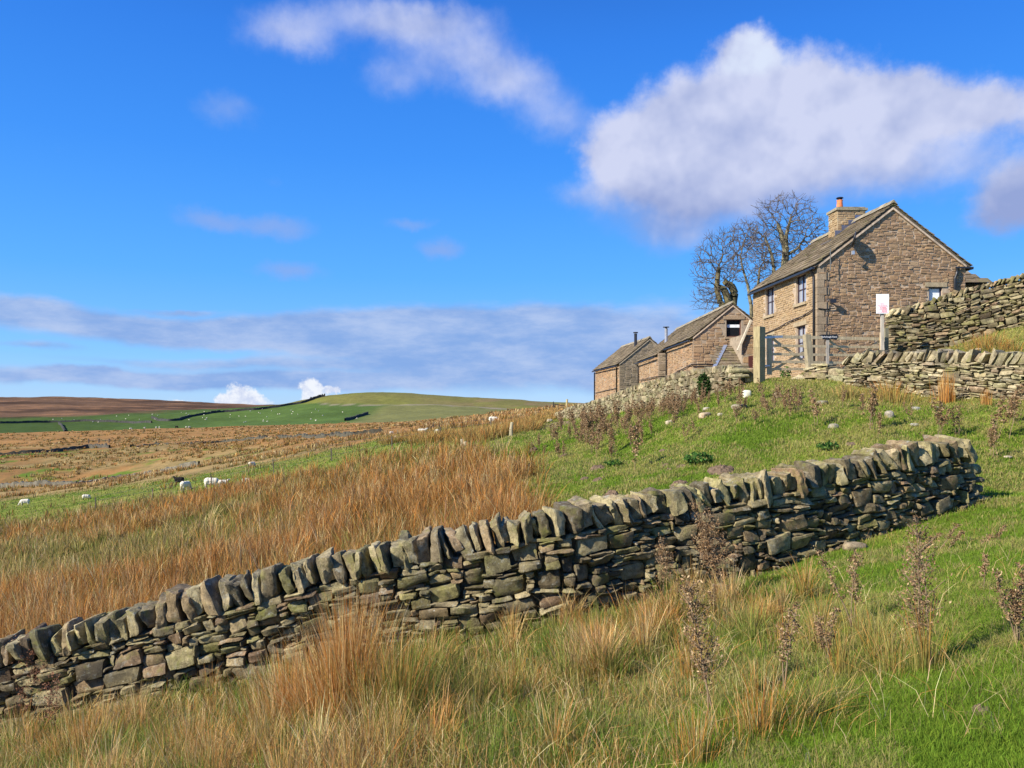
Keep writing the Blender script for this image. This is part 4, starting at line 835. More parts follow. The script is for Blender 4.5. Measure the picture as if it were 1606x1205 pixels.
# ------------------------------------------------------------------ bare trees
def make_tree(name, label, base, stems, envs, seed, nattr=900, step=.34, kill=.55, infl=2.2, tip=.011, expo=2.85, trunkcol=(.17, .15, .09), twigcol=(.12, .09, .07)):
    """stems: list of polylines (relative, with radius floor); envs: ellipsoids (c, r)"""
    r_ = np.random.default_rng(seed); N = [np.zeros(3)]; Pn = [-1]; mr = [0.0]
    for stem in stems:
        prev = 0
        for i, (x, y, z, rad) in enumerate(stem):
            a = N[prev] if prev else N[0]; b = np.array((x, y, z), float); n = max(1, int(np.linalg.norm(b - a) / step)); r0 = mr[prev] if prev else rad
            for k_ in range(n):
                N.append(a + (b - a) * (k_ + 1) / n + r_.normal(0, .02, 3)); Pn.append(prev); mr.append(r0 + (rad - r0) * (k_ + 1) / n); prev = len(N) - 1
    at = []
    tot = sum(np.prod(r) ** (2 / 3) for c, r in envs)
    for c, r in envs:
        m = int(nattr * np.prod(r) ** (2 / 3) / tot); p = r_.normal(0, 1, (m, 3)); p /= np.linalg.norm(p, axis=1, keepdims=True); p *= r_.uniform(.25, 1, (m, 1)) ** .45; at.append(p * np.array(r) + np.array(c))
    at = np.vstack(at); N = list(N); alive = np.ones(len(at), bool)
    for it in range(70):
        A = at[alive]
        if len(A) < 4: break
        NN = np.array(N); d2 = ((A[:, None] - NN[None]) ** 2).sum(-1); j = d2.argmin(1); dm = np.sqrt(d2[np.arange(len(A)), j])
        ok = dm < infl * (2.5 if it < 12 else 1.2)
        if not ok.any(): break
        acc = {}
        for a, jj, o_ in zip(A, j, ok):
            if o_: v = a - NN[jj]; acc.setdefault(jj, np.zeros(3)); acc[jj] += v / np.linalg.norm(v)
        for jj, v in acc.items():
            v = v / (np.linalg.norm(v) + 1e-9) + r_.normal(0, .22, 3) + (0, 0, .08); v /= np.linalg.norm(v)
            q = NN[jj] + v * step; N.append(q); Pn.append(jj); mr.append(0)
        NN = np.array(N[-len(acc):]); d = np.sqrt(((at[:, None] - NN[None]) ** 2).sum(-1)).min(1); alive &= d > kill
    ch = [0] * len(N)
    for p in Pn:
        if p >= 0: ch[p] += 1
    # fine twigs on thin nodes
    for j in range(len(N)):
        if ch[j] <= 1 and Pn[j] >= 0 and mr[j] == 0:
            for _ in range(r_.integers(1, 3) if ch[j] else 4):
                d = N[j] - N[Pn[j]]; d = d / np.linalg.norm(d) + r_.normal(0, .5, 3) + (0, 0, .15); d /= np.linalg.norm(d); prev = j
                for k_ in range(3):
                    d2_ = d + r_.normal(0, .2, 3); N.append(N[prev] + d2_ / np.linalg.norm(d2_) * step * r_.uniform(.5, .9)); Pn.append(prev); mr.append(0); prev = len(N) - 1
    NN = np.array(N); n = len(N); rad = np.zeros(n); load = np.zeros(n)
    kids = [[] for _ in range(n)]
    for i in range(1, n): kids[Pn[i]].append(i)
    for i in range(n - 1, -1, -1):
        load[i] = tip ** expo if not kids[i] else sum(load[c] for c in kids[i])
    rad = np.maximum(load ** (1 / expo), np.array(mr))
    for i in range(1, n): rad[i] = min(rad[i], max(rad[Pn[i]], mr[i]))
    P = np.array(Pn[1:]); C = np.arange(1, n); big = rad[C] > .075
    root = empty(name, base); tag(root, label, 'tree', 'bare winter trees behind the farm')
    def emit(nm, sel, sides):
        V, Fc = tubes(NN[P[sel]], NN[C[sel]], np.minimum(rad[P[sel]], rad[C[sel]] * 1.6), rad[C[sel]], sides)
        t = np.clip(rad[C[sel]] / .1, 0, 1)[:, None]; c = np.repeat(np.array(twigcol) * (1 - t) + np.array(trunkcol) * t, sides * 2, 0) * rng.uniform(.75, 1.25, (len(V), 1))
        build(nm, V, [Fc], M['bark'], root, c, True)
    emit('trunk', big, 8); emit('branches', ~big, 4)
def rel(px, row, Y, base, dy=0, r=.1): w = wp(px, row, Y) - np.array(base); return (w[0], dy, w[2], r)
Yt = 60.0; b1_ = (float((1143 - CX) / F * Yt), Yt, .9); S = Yt / F
make_tree('bare_tree', 'bare tree with a thick dark knotted trunk behind the barn gable, leftmost', b1_,
    [[rel(1143, 520, Yt, b1_, 0, .38), rel(1142, 490, Yt, b1_, 0, .34), rel(1131, 475, Yt, b1_, .2, .22), rel(1126, 450, Yt, b1_, .3, .2), rel(1129, 420, Yt, b1_, .3, .16)],
     [rel(1143, 520, Yt, b1_, 0, .38), rel(1145, 488, Yt, b1_, -.2, .34), rel(1140, 470, Yt, b1_, -.2, .28), rel(1134, 455, Yt, b1_, -.3, .25), rel(1126, 452, Yt, b1_, -.4, .22)],
     [rel(1147, 500, Yt, b1_, .2, .36), rel(1150, 478, Yt, b1_, .1, .32), rel(1152, 460, Yt, b1_, 0, .3), rel(1146, 448, Yt, b1_, -.1, .27), rel(1138, 446, Yt, b1_, -.2, .24), rel(1135, 441, Yt, b1_, -.2, .2)]],
    [(rel(1122, 425, Yt, b1_)[:3], (36 * S, 1.8, 62 * S)), (rel(1110, 460, Yt, b1_)[:3], (26 * S, 1.4, 34 * S)), (rel(1140, 400, Yt, b1_)[:3], (26 * S, 1.5, 44 * S))], 5, 1050, step=.27, kill=.40, tip=.0095, trunkcol=(.13, .11, .055))
b2_ = (float((1180 - CX) / F * 64), 64.0, .9); Yt = 64.0; S = Yt / F
make_tree('bare_tree', 'slender twiggy bare tree between the barn gable and the farmhouse, middle one', b2_,
    [[rel(1180, 500, Yt, b2_, 0, .17), rel(1178, 480, Yt, b2_, 0, .15), rel(1172, 440, Yt, b2_, .2, .1), rel(1162, 400, Yt, b2_, .2, .06)],
     [rel(1182, 490, Yt, b2_, 0, .16), rel(1188, 460, Yt, b2_, .1, .12), rel(1192, 420, Yt, b2_, .1, .08)]],
    [(rel(1180, 405, Yt, b2_)[:3], (40 * S, 1.8, 50 * S)), (rel(1165, 370, Yt, b2_)[:3], (25 * S, 1.5, 24 * S)), (rel(1195, 455, Yt, b2_)[:3], (22 * S, 1.4, 36 * S))], 6, 1100, step=.27, kill=.40, tip=.0095)
b3_ = (float((1230 - CX) / F * 58), 58.0, .9); Yt = 58.0; S = Yt / F
make_tree('bare_tree', 'tallest bare tree with a mossy trunk rising behind the farmhouse roof', b3_,
    [[rel(1232, 520, Yt, b3_, 0, .34), rel(1231, 415, Yt, b3_, 0, .28), rel(1232, 390, Yt, b3_, 0, .24), rel(1226, 365, Yt, b3_, .2, .18), rel(1222, 350, Yt, b3_, .2, .13)],
     [rel(1232, 520, Yt, b3_, 0, .34), rel(1233, 395, Yt, b3_, .1, .2), rel(1232, 370, Yt, b3_, -.2, .14), rel(1237, 345, Yt, b3_, -.4, .09)],
     [rel(1232, 520, Yt, b3_, 0, .3), rel(1233, 402, Yt, b3_, .1, .14), rel(1250, 390, Yt, b3_, -.2, .09), rel(1262, 372, Yt, b3_, -.2, .05)],
     [rel(1212, 520, Yt, b3_, .5, .17), rel(1217, 430, Yt, b3_, .5, .14), rel(1215, 405, Yt, b3_, .5, .12), rel(1204, 370, Yt, b3_, .5, .08)]],
    [(rel(1232, 362, Yt, b3_)[:3], (62 * S, 2.2, 58 * S)), (rel(1268, 385, Yt, b3_)[:3], (34 * S, 1.7, 46 * S)), (rel(1200, 385, Yt, b3_)[:3], (30 * S, 1.7, 40 * S))], 8, 1750, step=.27, kill=.42, tip=.0095)
# ------------------------------------------------------------------ grasses
def blades(P, h, w, az, lean, cb, ct, curl=.5):
    """P (n,3), h,w,az,lean arrays -> V,F,C ; curved tapering blades"""
    n = len(P); d = np.stack([np.cos(az), np.sin(az), 0 * az], 1); yaw = rng.uniform(0, 2 * np.pi, n); s = np.stack([np.cos(yaw), np.sin(yaw), 0 * yaw], 1) * (w / 2)[:, None]
    up = np.array((0, 0, 1.))
    m1 = P + up * (h * .42)[:, None] * np.cos(lean * .5)[:, None] + d * (h * .42 * np.sin(lean * .5))[:, None]
    l2 = lean * (1 + curl); m2 = m1 + up * (h * .33 * np.cos(l2))[:, None] + d * (h * .33 * np.sin(l2))[:, None]
    l3 = lean * (1 + 2 * curl); tp = m2 + up * (h * .25 * np.cos(l3))[:, None] + d * (h * .25 * np.sin(l3))[:, None]
    V = np.stack([P - s, P + s, m1 - s * .85, m1 + s * .85, m2 - s * .6, m2 + s * .6, tp], 1).reshape(-1, 3)
    b = (np.arange(n) * 7)[:, None]
    Q = np.concatenate([b + [0, 1, 3, 2], b + [2, 3, 5, 4]]); T3 = b + [4, 5, 6]
    C = np.stack([cb, cb, cb * .5 + ct * .5, cb * .5 + ct * .5, ct, ct, ct], 1).reshape(-1, 3)
    return V, Q, T3, C
def blades_obj(name, arrs, mat='blade', parent=None, label=None):
    V = []; Q = []; T3 = []; C = []; o = 0
    for v, q, t, c in arrs: V.append(v); Q.append(q + o); T3.append(t + o); C.append(c); o += len(v)
    ob = build(name, np.vstack(V), [np.vstack(Q), np.vstack(T3)], M[mat], parent, np.clip(np.vstack(C), 0, 1), True); return ob
def scatter(n, px0, px1, Y0, Y1, mask):
    px = rng.uniform(px0, px1, n); Y = np.exp(rng.uniform(math.log(Y0), math.log(Y1), n)); X = (px - CX) / F * Y; r = rowat(px, Y)
    k = rng.random(n) < mask(px, r, Y, X); px, Y, X, r = px[k], Y[k], X[k], r[k]
    return px, r, Y, X, H(X, Y)
def jit(c, n, a=.32, h=.06): return np.asarray(c) * np.clip(1 + rng.normal(0, a, (n, 1)), .35, 1.9) * (1 + rng.normal(0, h, (n, 3)))
def choose(pal, n, p=None): return np.array(pal)[rng.choice(len(pal), n, p=p)]
TAN = (.49, .315, .12); ORANGE = (.50, .215, .05); PALE = (.72, .56, .29); DBROWN = (.13, .075, .03); LGREEN = (.15, .21, .035); DGREEN = (.07, .12, .02); OLIVEG = (.19, .19, .045); BROWN = (.22, .12, .05); YEL = (.34, .30, .09)
PN_s = PN
def nearwall(X, Y): return np.min(np.hypot(X[:, None] - PN_s.X[None, ::8], Y[:, None] - PN_s.Y[None, ::8]), 1)
def tussocks(px, r, Y, X, Z, per, hr, spread, pals, wd=.0007, wmin=.004, leanr=(.05, .55)):
    """each centre carries many rush stems fanning outward"""
    n = len(X); k = rng.integers(per[0], per[1], n); idx = np.repeat(np.arange(n), k); m = len(idx)
    hs = rng.uniform(hr[0], hr[1], n)[idx] * rng.uniform(.45, 1.1, m)
    az = rng.uniform(0, 2 * np.pi, m); rad = np.abs(rng.normal(0, spread, m)); x = X[idx] + np.cos(az) * rad; y = Y[idx] + np.sin(az) * rad; z = H(x, y) - .02
    ln = rng.uniform(leanr[0], leanr[1], m) * (.4 + rad / spread * .6); az2 = az + rng.normal(0, .5, m)
    # light wind set to the right
    cb = choose(pals[0], n)[idx] * .5 + choose(pals[0], m) * .5; tone = rng.uniform(.65, 1.2, n)[idx][:, None]; ct = (choose(pals[1], n)[idx] * .5 + choose(pals[1], m) * .5) * tone
    w = np.maximum(wmin, wd * Y[idx]) * rng.uniform(.6, 1.3, m)
    return blades(np.stack([x, y, z], 1), hs, w, az2, ln, jit(cb, m), jit(ct, m), .45)
# rush field beyond the long wall
def m_rush(px, r, Y, X):
    k = rushmask(px - 60 * (fbm(X * 1.2, Y * 1.2, 0, 88, 2) - .3), r, Y, X); return k * (.12 + .88 * sstep(.40, .52, fbm(X * .55, Y * .55, 0, 81, 3)))
A_ = []
for Y0, Y1, n, per, sp in ((11.2, 20, 4600, (18, 32), .13), (20, 34, 4600, (15, 26), .17), (34, 64, 4800, (10, 18), .25)):
    px, r, Y, X, Z = scatter(n, -350, 900, Y0, Y1, m_rush); kk = nearwall(X, Y) > .5; px, r, Y, X, Z = px[kk], r[kk], Y[kk], X[kk], Z[kk]
    n1 = fbm(X * .12, Y * .12, 0, 82, 4); left = sstep(520, 150, px + (r - 900) * .3)
    warm = rng.random(len(X)) < np.clip(sstep(.42, .55, n1) * 1.0 + .55 - left * .75, 0, 1); grn = ~warm & (rng.random(len(X)) < .45)
    for sel, pals in ((warm, ([ORANGE, DBROWN, OLIVEG, DGREEN, BROWN], [ORANGE, TAN, ORANGE, BROWN, PALE, ORANGE])), (grn, ([DGREEN, DGREEN, OLIVEG], [OLIVEG, YEL, LGREEN, TAN])), (~warm & ~grn, ([OLIVEG, DGREEN, TAN, DBROWN], [PALE, TAN, YEL, TAN]))):
        if sel.any(): A_.append(tussocks(px[sel], r[sel], Y[sel], X[sel], Z[sel], per, (.42, .9) if pals[0][0] is not ORANGE else (.6, 1.1), sp, pals, leanr=(.05, .75)))
    # finer straw grass between the rushes
    px, r, Y, X, Z = scatter(n * 10, -350, 900, Y0, Y1, rushmask); m = len(X)
    A_.append(blades(np.stack([X, Y, Z - .02], 1), rng.uniform(.12, .38, m), np.maximum(.003, .0006 * Y) * rng.uniform(.6, 1.2, m), rng.uniform(0, 6.28, m), rng.uniform(.1, .9, m), jit(choose([OLIVEG, DGREEN, LGREEN, BROWN], m), m), jit(choose([OLIVEG, TAN, YEL, LGREEN, ORANGE], m), m)))
o = blades_obj('rush_field', A_); tag(o, 'tall orange and straw-coloured rushes filling the field beyond the long wall', 'rushes', None, 'stuff')
# distant tussocks on the moor and by the sheep strip
def m_moor(px, r, Y, X):
    far = sstep(-1, 5, lin(px, STRIPTOP) - r) * sstep(930, 860, px); n = fbm(X * .09, Y * .09, 0, 83, 4)
    return far * sstep(.42, .56, n) * .9 + .02 * (1 - far)
A_ = []
for Y0, Y1, n in ((50, 110, 6500), (110, 430, 15000)):
    px, r, Y, X, Z = scatter(n, -250, 960, Y0, Y1, m_moor)
    A_.append(tussocks(px, r, Y, X, Z, (9, 15), (.4, .95), .4, ([OLIVEG, BROWN, DGREEN], [TAN, ORANGE, BROWN, PALE]), .0009, .012))
def m_bankrush(px, r, Y, X): return sstep(6, 3, np.abs(r - lin(px, [(600, 694), (700, 686), (760, 690), (830, 672), (860, 652), (900, 646)]) - 3) + 6 * (fbm(X * .5, Y * .5, 0, 84, 2) > .5)) * sstep(590, 640, px) * sstep(890, 850, px)
px, r, Y, X, Z = scatter(60000, 560, 900, 34, 130, m_bankrush)
A_.append(tussocks(px, r, Y, X, Z, (9, 16), (.4, .85), .25, ([OLIVEG, BROWN, LGREEN], [TAN, ORANGE, YEL, TAN]), .0006, .01))
o = blades_obj('moor_tussocks', A_); tag(o, 'scattered brown and straw tussocks over the distant moor and sheep pasture', 'tussocks', None, 'stuff')

MH = [('large dark molehill just above the wall copings, lowest of all', 958, 777, 34, .8), ('flat brown molehill, right one of the touching pair on the left slope', 937, 753, 20, .6), ('small molehill, left one of the touching pair on the left slope', 916, 752, 18, .6), ('wide flat molehill with grass to its right near the left weeds', 937, 735, 30, .5),
    ('broad pinkish molehill right of the nettle patch, the widest one', 1130, 733, 46, .5), ('molehill by itself above the wall copings, centre', 1064, 758, 32, .6), ('small molehill at the lip of the wall right of the centre one', 1097, 762, 18, .6), ('tiny molehill left of the nettle patch, upper', 1042, 726, 18, .5), ('tiny molehill left of the nettle patch, lower', 1048, 735, 17, .5), ('molehill touching the left side of the nettle patch', 1068, 730, 20, .5),
    ('molehill half hidden by weeds at the far left of the slope', 836, 708, 18, .8), ('faint molehill higher up the middle of the slope', 1038, 703, 15, .5), ('small brown molehill above the right part of the long wall', 1334, 701, 18, .6), ('faint molehill in the grass left of centre slope', 884, 716, 22, .5)]
MHP = [hit(a[1], a[2], 12.5, 60)[:2] + (a[3] / F * hit(a[1], a[2], 12.5, 60)[1] / 2,) for a in MH]
# short turf near the viewpoint and up the hillside
def short_turf(n, px0, px1, Y0, Y1, mask, hr, wd, wmin, seed, dry=.85):
    px, r, Y, X, Z = scatter(n, px0, px1, Y0, Y1, mask); kk = ~np.any([np.hypot(X - a, (Y - b)) < c * .92 for a, b, c in MHP], axis=0); px, r, Y, X, Z = px[kk], r[kk], Y[kk], X[kk], Z[kk]; m = len(X); n1 = fbm(X * .5, Y * .5, 0, seed, 5); n2 = fbm(X * 3, Y * 3, 0, seed + 3, 3)
    g = mixc(mixc((.115, .20, .02), (.19, .275, .032), rng.random(m)), choose([YEL, (.30, .29, .09), (.38, .32, .13), (.26, .27, .07)], m), (rng.random(m) < sstep(.36, .54, n1 * .6 + n2 * .4) * dry).astype(float))
    up = sstep(690, 620, r) * sstep(1100, 1300, px) * sstep(13, 18, Y); g = mixc(g, choose([(.36, .31, .12), (.30, .27, .08)], m), (rng.random(m) < up * .55).astype(float))
    h = rng.uniform(hr[0], hr[1], m) * (.5 + 1.0 * n2) 
    return blades(np.stack([X, Y, Z - .005], 1), h, np.maximum(wmin, wd * Y) * rng.uniform(.6, 1.3, m), rng.uniform(0, 6.28, m), rng.uniform(.1, 1.1, m), jit(g, m, .15) * .85, jit(g, m, .15) * 1.1)
def m_open(px, r, Y, X): return np.clip(1 - .6 * longmask(px, r, Y, X), 0, 1) * (1 - rushmask(px, r, Y, X))
def m_hill(px, r, Y, X): return (1 - rushmask(px, r, Y, X)) * (1 - sstep(1010, 1060, px) * sstep(31, 34, Y) * sstep(1500, 1440, px)) * (1 - sstep(-1, 5, lin(px, STRIPTOP) - r) * sstep(960, 900, px) * sstep(50, 60, Y))
o = blades_obj('turf', [short_turf(560000, 250, 2350, 3.0, 12.5, m_open, (.03, .085), .0006, .0032, 91)]); tag(o, 'short green turf on the slope in front of the long wall', 'grass', None, 'stuff')
o = blades_obj('hillside_turf', [short_turf(400000, 700, 2000, 12.5, 40, m_hill, (.04, .12), .0008, .006, 95, .92), short_turf(90000, -200, 1000, 34, 110, lambda *a: m_hill(*a) * .8, (.06, .2), .0009, .02, 98)]); tag(o, 'short yellow-green grass covering the hillside below the farm', 'grass', None, 'stuff')
# long rough grass in the foreground
A_ = []
px, r, Y, X, Z = scatter(110000, -250, 1500, 3.2, 11.8, longmask); kk = nearwall(X, Y) > .30; px, r, Y, X, Z = px[kk], r[kk], Y[kk], X[kk], Z[kk]; m = len(X)
n1 = fbm(X * .8, Y * .8, 0, 101, 4); n2 = fbm(X * 2.5, Y * 2.5, 0, 102, 3)
grn = rng.random(m) < sstep(.38, .56, n1) * .75 + .22
cb = np.where(grn[:, None], choose([DGREEN, LGREEN, OLIVEG, (.11, .2, .03)], m), choose([OLIVEG, TAN, LGREEN, BROWN], m)); ct = np.where(grn[:, None], choose([LGREEN, (.13, .22, .035), OLIVEG, YEL], m), choose([PALE, TAN, YEL, ORANGE, TAN], m))
hh = rng.uniform(.10, .36, m) * (.45 + 1.1 * n2) * (.55 + .6 * sstep(1050, 600, px))
A_.append(blades(np.stack([X, Y, Z - .02], 1), hh, np.maximum(.0038, .0007 * Y) * rng.uniform(.6, 1.4, m), rng.uniform(0, 6.28, m), np.abs(rng.normal(.25, .4, m)), jit(cb, m), jit(ct, m), .5))
px, r, Y, X, Z = scatter(900, -250, 1500, 4.0, 11.5, lambda *a: longmask(*a) * sstep(.42, .55, fbm(a[3] * .9, a[2] * .9, 0, 104, 3))); kk = nearwall(X, Y) > .45; px, r, Y, X, Z = px[kk], r[kk], Y[kk], X[kk], Z[kk]
wm = rng.random(len(X)) < .7
A_.append(tussocks(px[wm], r[wm], Y[wm], X[wm], Z[wm], (70, 150), (.3, .62), .10, ([OLIVEG, LGREEN, TAN, ORANGE], [PALE, TAN, ORANGE, TAN]), leanr=(.05, .7), wmin=.0046))
A_.append(tussocks(px[~wm], r[~wm], Y[~wm], X[~wm], Z[~wm], (70, 150), (.25, .5), .10, ([DGREEN, LGREEN], [LGREEN, OLIVEG, YEL, (.14, .26, .03)]), leanr=(.05, .8), wmin=.0046))
# flattened straw lying through it
px, r, Y, X, Z = scatter(9000, -250, 1650, 3.9, 12, lambda px, r, Y, X: .25 + .75 * longmask(px, r, Y, X)); m = len(X); kk = nearwall(X, Y) > .4; X, Y, Z = X[kk], Y[kk], Z[kk]; m = len(X)
A_.append(blades(np.stack([X, Y, Z + .01], 1), rng.uniform(.15, .45, m), rng.uniform(.002, .004, m), rng.uniform(0, 6.28, m), rng.uniform(.7, 1.1, m), jit(choose([PALE, TAN], m), m), jit(choose([PALE, TAN, ORANGE], m), m), .25))
o = blades_obj('long_grass', A_); tag(o, 'rough long green and straw grass along the foot of the long wall', 'grass', None, 'stuff')

# individual rush clumps
def rush_clump(label, px, row, h, spread, n, pals, Ymin=3, lean=(.03, .35), w=.0035, group=None, Ymax=60, name='rush_clump'):
    X, Y, Z = hit(px, row, Ymin, Ymax); az = rng.uniform(0, 6.28, n); rad = np.abs(rng.normal(0, spread, n)); x = np.cos(az) * rad; y = np.sin(az) * rad
    z = H(X + x, Y + y) - Z - .03; cb = choose(pals[0], n); ct = choose(pals[1], n); hs = h * rng.uniform(.35, 1.05, n) * (1 - .25 * np.minimum(rad / spread / 2, 1))
    v = blades(np.stack([x, y, z], 1), hs, np.maximum(w, .0005 * Y) * rng.uniform(.6, 1.3, n), az + rng.normal(0, .5, n), rng.uniform(*lean, n) * (.4 + .6 * rad / spread), jit(cb, n), jit(ct, n), .35)
    o = blades_obj(name, [v]); o.location = (X, Y, Z); tag(o, label, 'rush clump', group); return o
WARM = ([OLIVEG, LGREEN, ORANGE, DGREEN], [TAN, ORANGE, TAN, PALE, ORANGE]); GRN = ([DGREEN, LGREEN, OLIVEG], [LGREEN, OLIVEG, YEL, TAN]); YELP = ([LGREEN, YEL, OLIVEG], [YEL, TAN, ORANGE, YEL])
rush_clump('tallest orange rush clump in the centre foreground reaching over the wall stones', 545, 1140, 1.3, .24, 2600, ([ORANGE, OLIVEG, TAN, ORANGE], [TAN, ORANGE, PALE, ORANGE, TAN]), lean=(.02, .42), w=.0042)
rush_clump('broad tan rush clump left of the tallest orange one, close to the wall', 455, 1150, .95, .28, 1500, ([ORANGE, OLIVEG, TAN, DBROWN], [TAN, ORANGE, PALE, ORANGE]), lean=(.05, .45))
rush_clump('mixed green and orange rush clump right of the tallest orange one', 625, 1150, .95, .24, 1100, ([DGREEN, LGREEN, OLIVEG], [OLIVEG, TAN, ORANGE, LGREEN]), lean=(.05, .4))
rush_clump('low dark green rush clump below the middle of the long wall', 735, 1120, .55, .26, 800, GRN, lean=(.1, .6))
for lb_, px_, rw_, h_, p_ in (('upright straw tuft between the two tall right-hand thistles', 1372, 1030, .5, YELP), ('straw tuft below the biggest thistle by the wall', 1190, 985, .4, YELP), ('golden tuft in the open lawn right of centre', 1320, 1060, .42, YELP), ('thin golden tuft at the left of the short upright thistle', 1290, 985, .45, YELP), ('straw tuft standing in the middle of the lower grass', 1085, 1060, .55, WARM), ('orange tuft close under the wall right of centre', 1010, 985, .5, WARM), ('pale tuft at the bottom edge right of centre', 1090, 1195, .5, WARM), ('low straw tuft at the bottom edge in the centre', 870, 1190, .5, WARM)): rush_clump(lb_, px_, rw_, h_, .11, 200, p_, lean=(.05, .6))
rush_clump('straw rush clump at the bottom left corner beside the dock stems', 130, 1190, .6, .35, 1000, WARM, lean=(.1, .6))
rush_clump('wide straw rush clump between the bottom left corner and the centre', 300, 1185, .55, .35, 1000, WARM, lean=(.1, .6))
rush_clump('upright orange-green rush clump at the foot of the tall withered thistle at right', 1452, 1052, .62, .08, 170, YELP, lean=(.05, .4))
rush_clump('yellow rush clump just left of the tall withered thistle at right', 1400, 1052, .42, .13, 180, YELP, lean=(.1, .55))
rush_clump('thin rush clump around the short withered thistle on the right lawn', 1348, 1000, .42, .14, 170, YELP, lean=(.1, .55))
rush_clump('green arching rush clump in the lower middle right', 1275, 1130, .42, .2, 420, GRN, lean=(.3, 1.0))
rush_clump('straggly straw rush clump among the dry stems right of centre', 1190, 1150, .5, .22, 420, WARM, lean=(.1, .7))
rush_clump('brown-green rush clump under the wall right of the middle', 935, 1030, .5, .3, 650, WARM, lean=(.1, .55))
rush_clump('orange upright rush clump against the boundary wall below the gate', 1484, 630, 1.05, .16, 220, ([ORANGE, TAN], [TAN, ORANGE]), Ymin=14, lean=(.02, .12))
rush_clump('wide tawny rush clump at the foot of the boundary wall, left of the orange one', 1395, 626, .75, .5, 500, ([OLIVEG, TAN, YEL], [TAN, YEL, ORANGE]), Ymin=14, lean=(.1, .7))
rush_clump('tawny rush clump near the tumbled wall below the gate', 1330, 622, .55, .45, 350, ([OLIVEG, TAN, YEL], [TAN, YEL]), Ymin=14, lean=(.1, .7))
rush_clump('small orange rush clump at the right end of the boundary wall', 1546, 640, .6, .12, 120, ([ORANGE, TAN], [TAN, ORANGE]), Ymin=14, lean=(.02, .2))
rush_clump('tawny rush clump on the green bank between the two upper walls', 1546, 548, .7, .55, 600, ([OLIVEG, TAN, LGREEN], [TAN, ORANGE, YEL]), Ymin=22, lean=(.1, .7))
rush_clump('second tawny rush clump lower on the green bank between the two upper walls', 1580, 551, .45, .4, 350, ([OLIVEG, TAN, LGREEN], [TAN, ORANGE, YEL]), Ymin=22, lean=(.1, .7))

# ------------------------------------------------------------------ withered thistles and docks
PINKB = [(.27, .165, .085), (.21, .125, .065), (.33, .215, .12), (.15, .09, .045), (.42, .30, .17)]
REDB = [(.27, .13, .075), (.20, .095, .06), (.32, .17, .10)]
def thistle_geo(h, nstem, nbr, leaves, seed, lean=0.0, pal=PINKB, size=.012, spread=.06, lz=(.35, 1.0), stemc=(.26, .19, .12)):
    r_ = np.random.default_rng(seed); P0 = []; P1 = []; R0 = []; R1 = []; L = []
    for s in range(nstem):
        a = r_.uniform(0, 6.28); p = np.array([math.cos(a), math.sin(a), 0]) * spread * r_.random(); d = np.array([r_.normal(lean, .1), r_.normal(0, .1), 1.0]); hh = h * r_.uniform(.65, 1.0); n = 9
        for i in range(n):
            q = p + d / np.linalg.norm(d) * hh / n; P0.append(p); P1.append(q); R0.append(.007 * (1 - i / n * .7)); R1.append(.007 * (1 - (i + 1) / n * .7)); t = (i + 1) / n
            if t >= lz[0]:
                for b in range(nbr):
                    ba = r_.uniform(0, 6.28); bd = np.array([math.cos(ba), math.sin(ba), r_.uniform(.2, 1.2)]) * h * r_.uniform(.04, .13) * (1.2 - t * .6); e = q + bd; P0.append(q); P1.append(e); R0.append(.0035); R1.append(.002); L.append(e); L.append(q + bd * .5)
            L.append(q if t >= lz[0] else p + (q - p) * .5) if t >= lz[0] or r_.random() < .3 else None
            p = q; d = d + r_.normal(0, .07, 3)
    L = np.array(L); m = leaves; c = L[r_.integers(0, len(L), m)] + r_.normal(0, .022 * max(h, .5), (m, 3)); u = r_.normal(0, 1, (m, 3)); u /= np.linalg.norm(u, axis=1, keepdims=True); v = np.cross(u, r_.normal(0, 1, (m, 3))); v /= np.linalg.norm(v, axis=1, keepdims=True); w = np.cross(u, v)
    sz = size * r_.uniform(.5, 1.5, (m, 1)); V = np.stack([c - u * sz, c - v * sz * .45 + w * sz * .3, c + u * sz * 1.1 + w * sz * .4, c + v * sz * .45 - w * sz * .2], 1).reshape(-1, 3); C = np.repeat(np.array(pal)[r_.integers(0, len(pal), m)] * r_.uniform(.7, 1.3, (m, 1)), 4, 0)
    Q = np.arange(4 * m).reshape(-1, 4); SV, SF = tubes(P0, P1, R0, R1, 4); return (SV, SF, np.tile(stemc, (len(SV), 1))), (V, Q, C)
def thistle(label, px, row, h, nstem=2, nbr=2, leaves=380, lean=0, pal=PINKB, name='withered_thistle', cat='withered thistle', size=.0095, spread=.06, Ymin=3, lz=(.35, 1.0), Ymax=60):
    X, Y, Z = hit(px, row, Ymin, Ymax); r_ = empty(name, (X, Y, Z - .03)); tag(r_, label, cat); a, b = thistle_geo(h, nstem, nbr + 2, int(leaves * 2.2), int(px * 7 + row), lean, pal, size, spread, lz)
    build('stems', a[0], [a[1]], M['dry'], r_, a[2], True); build('seed_heads', b[0], [b[1]], M['dry'], r_, b[2]); return r_
thistle('biggest bushy withered thistle leaning left against the foreground wall', 1150, 936, 1.25, 4, 4, 1700, -.32, spread=.10, size=.011)
thistle('narrow withered thistle standing before the wall, left of the biggest one', 1045, 945, .95, 3, 2, 520, -.05)
thistle('curled brown withered thistle in open grass under the biggest one', 1128, 968, .42, 2, 2, 220, -.3)
thistle('tall drooping withered thistle right of centre with pale tufts at its top', 1112, 1120, 1.15, 2, 3, 560, -.12, lz=(.3, 1))
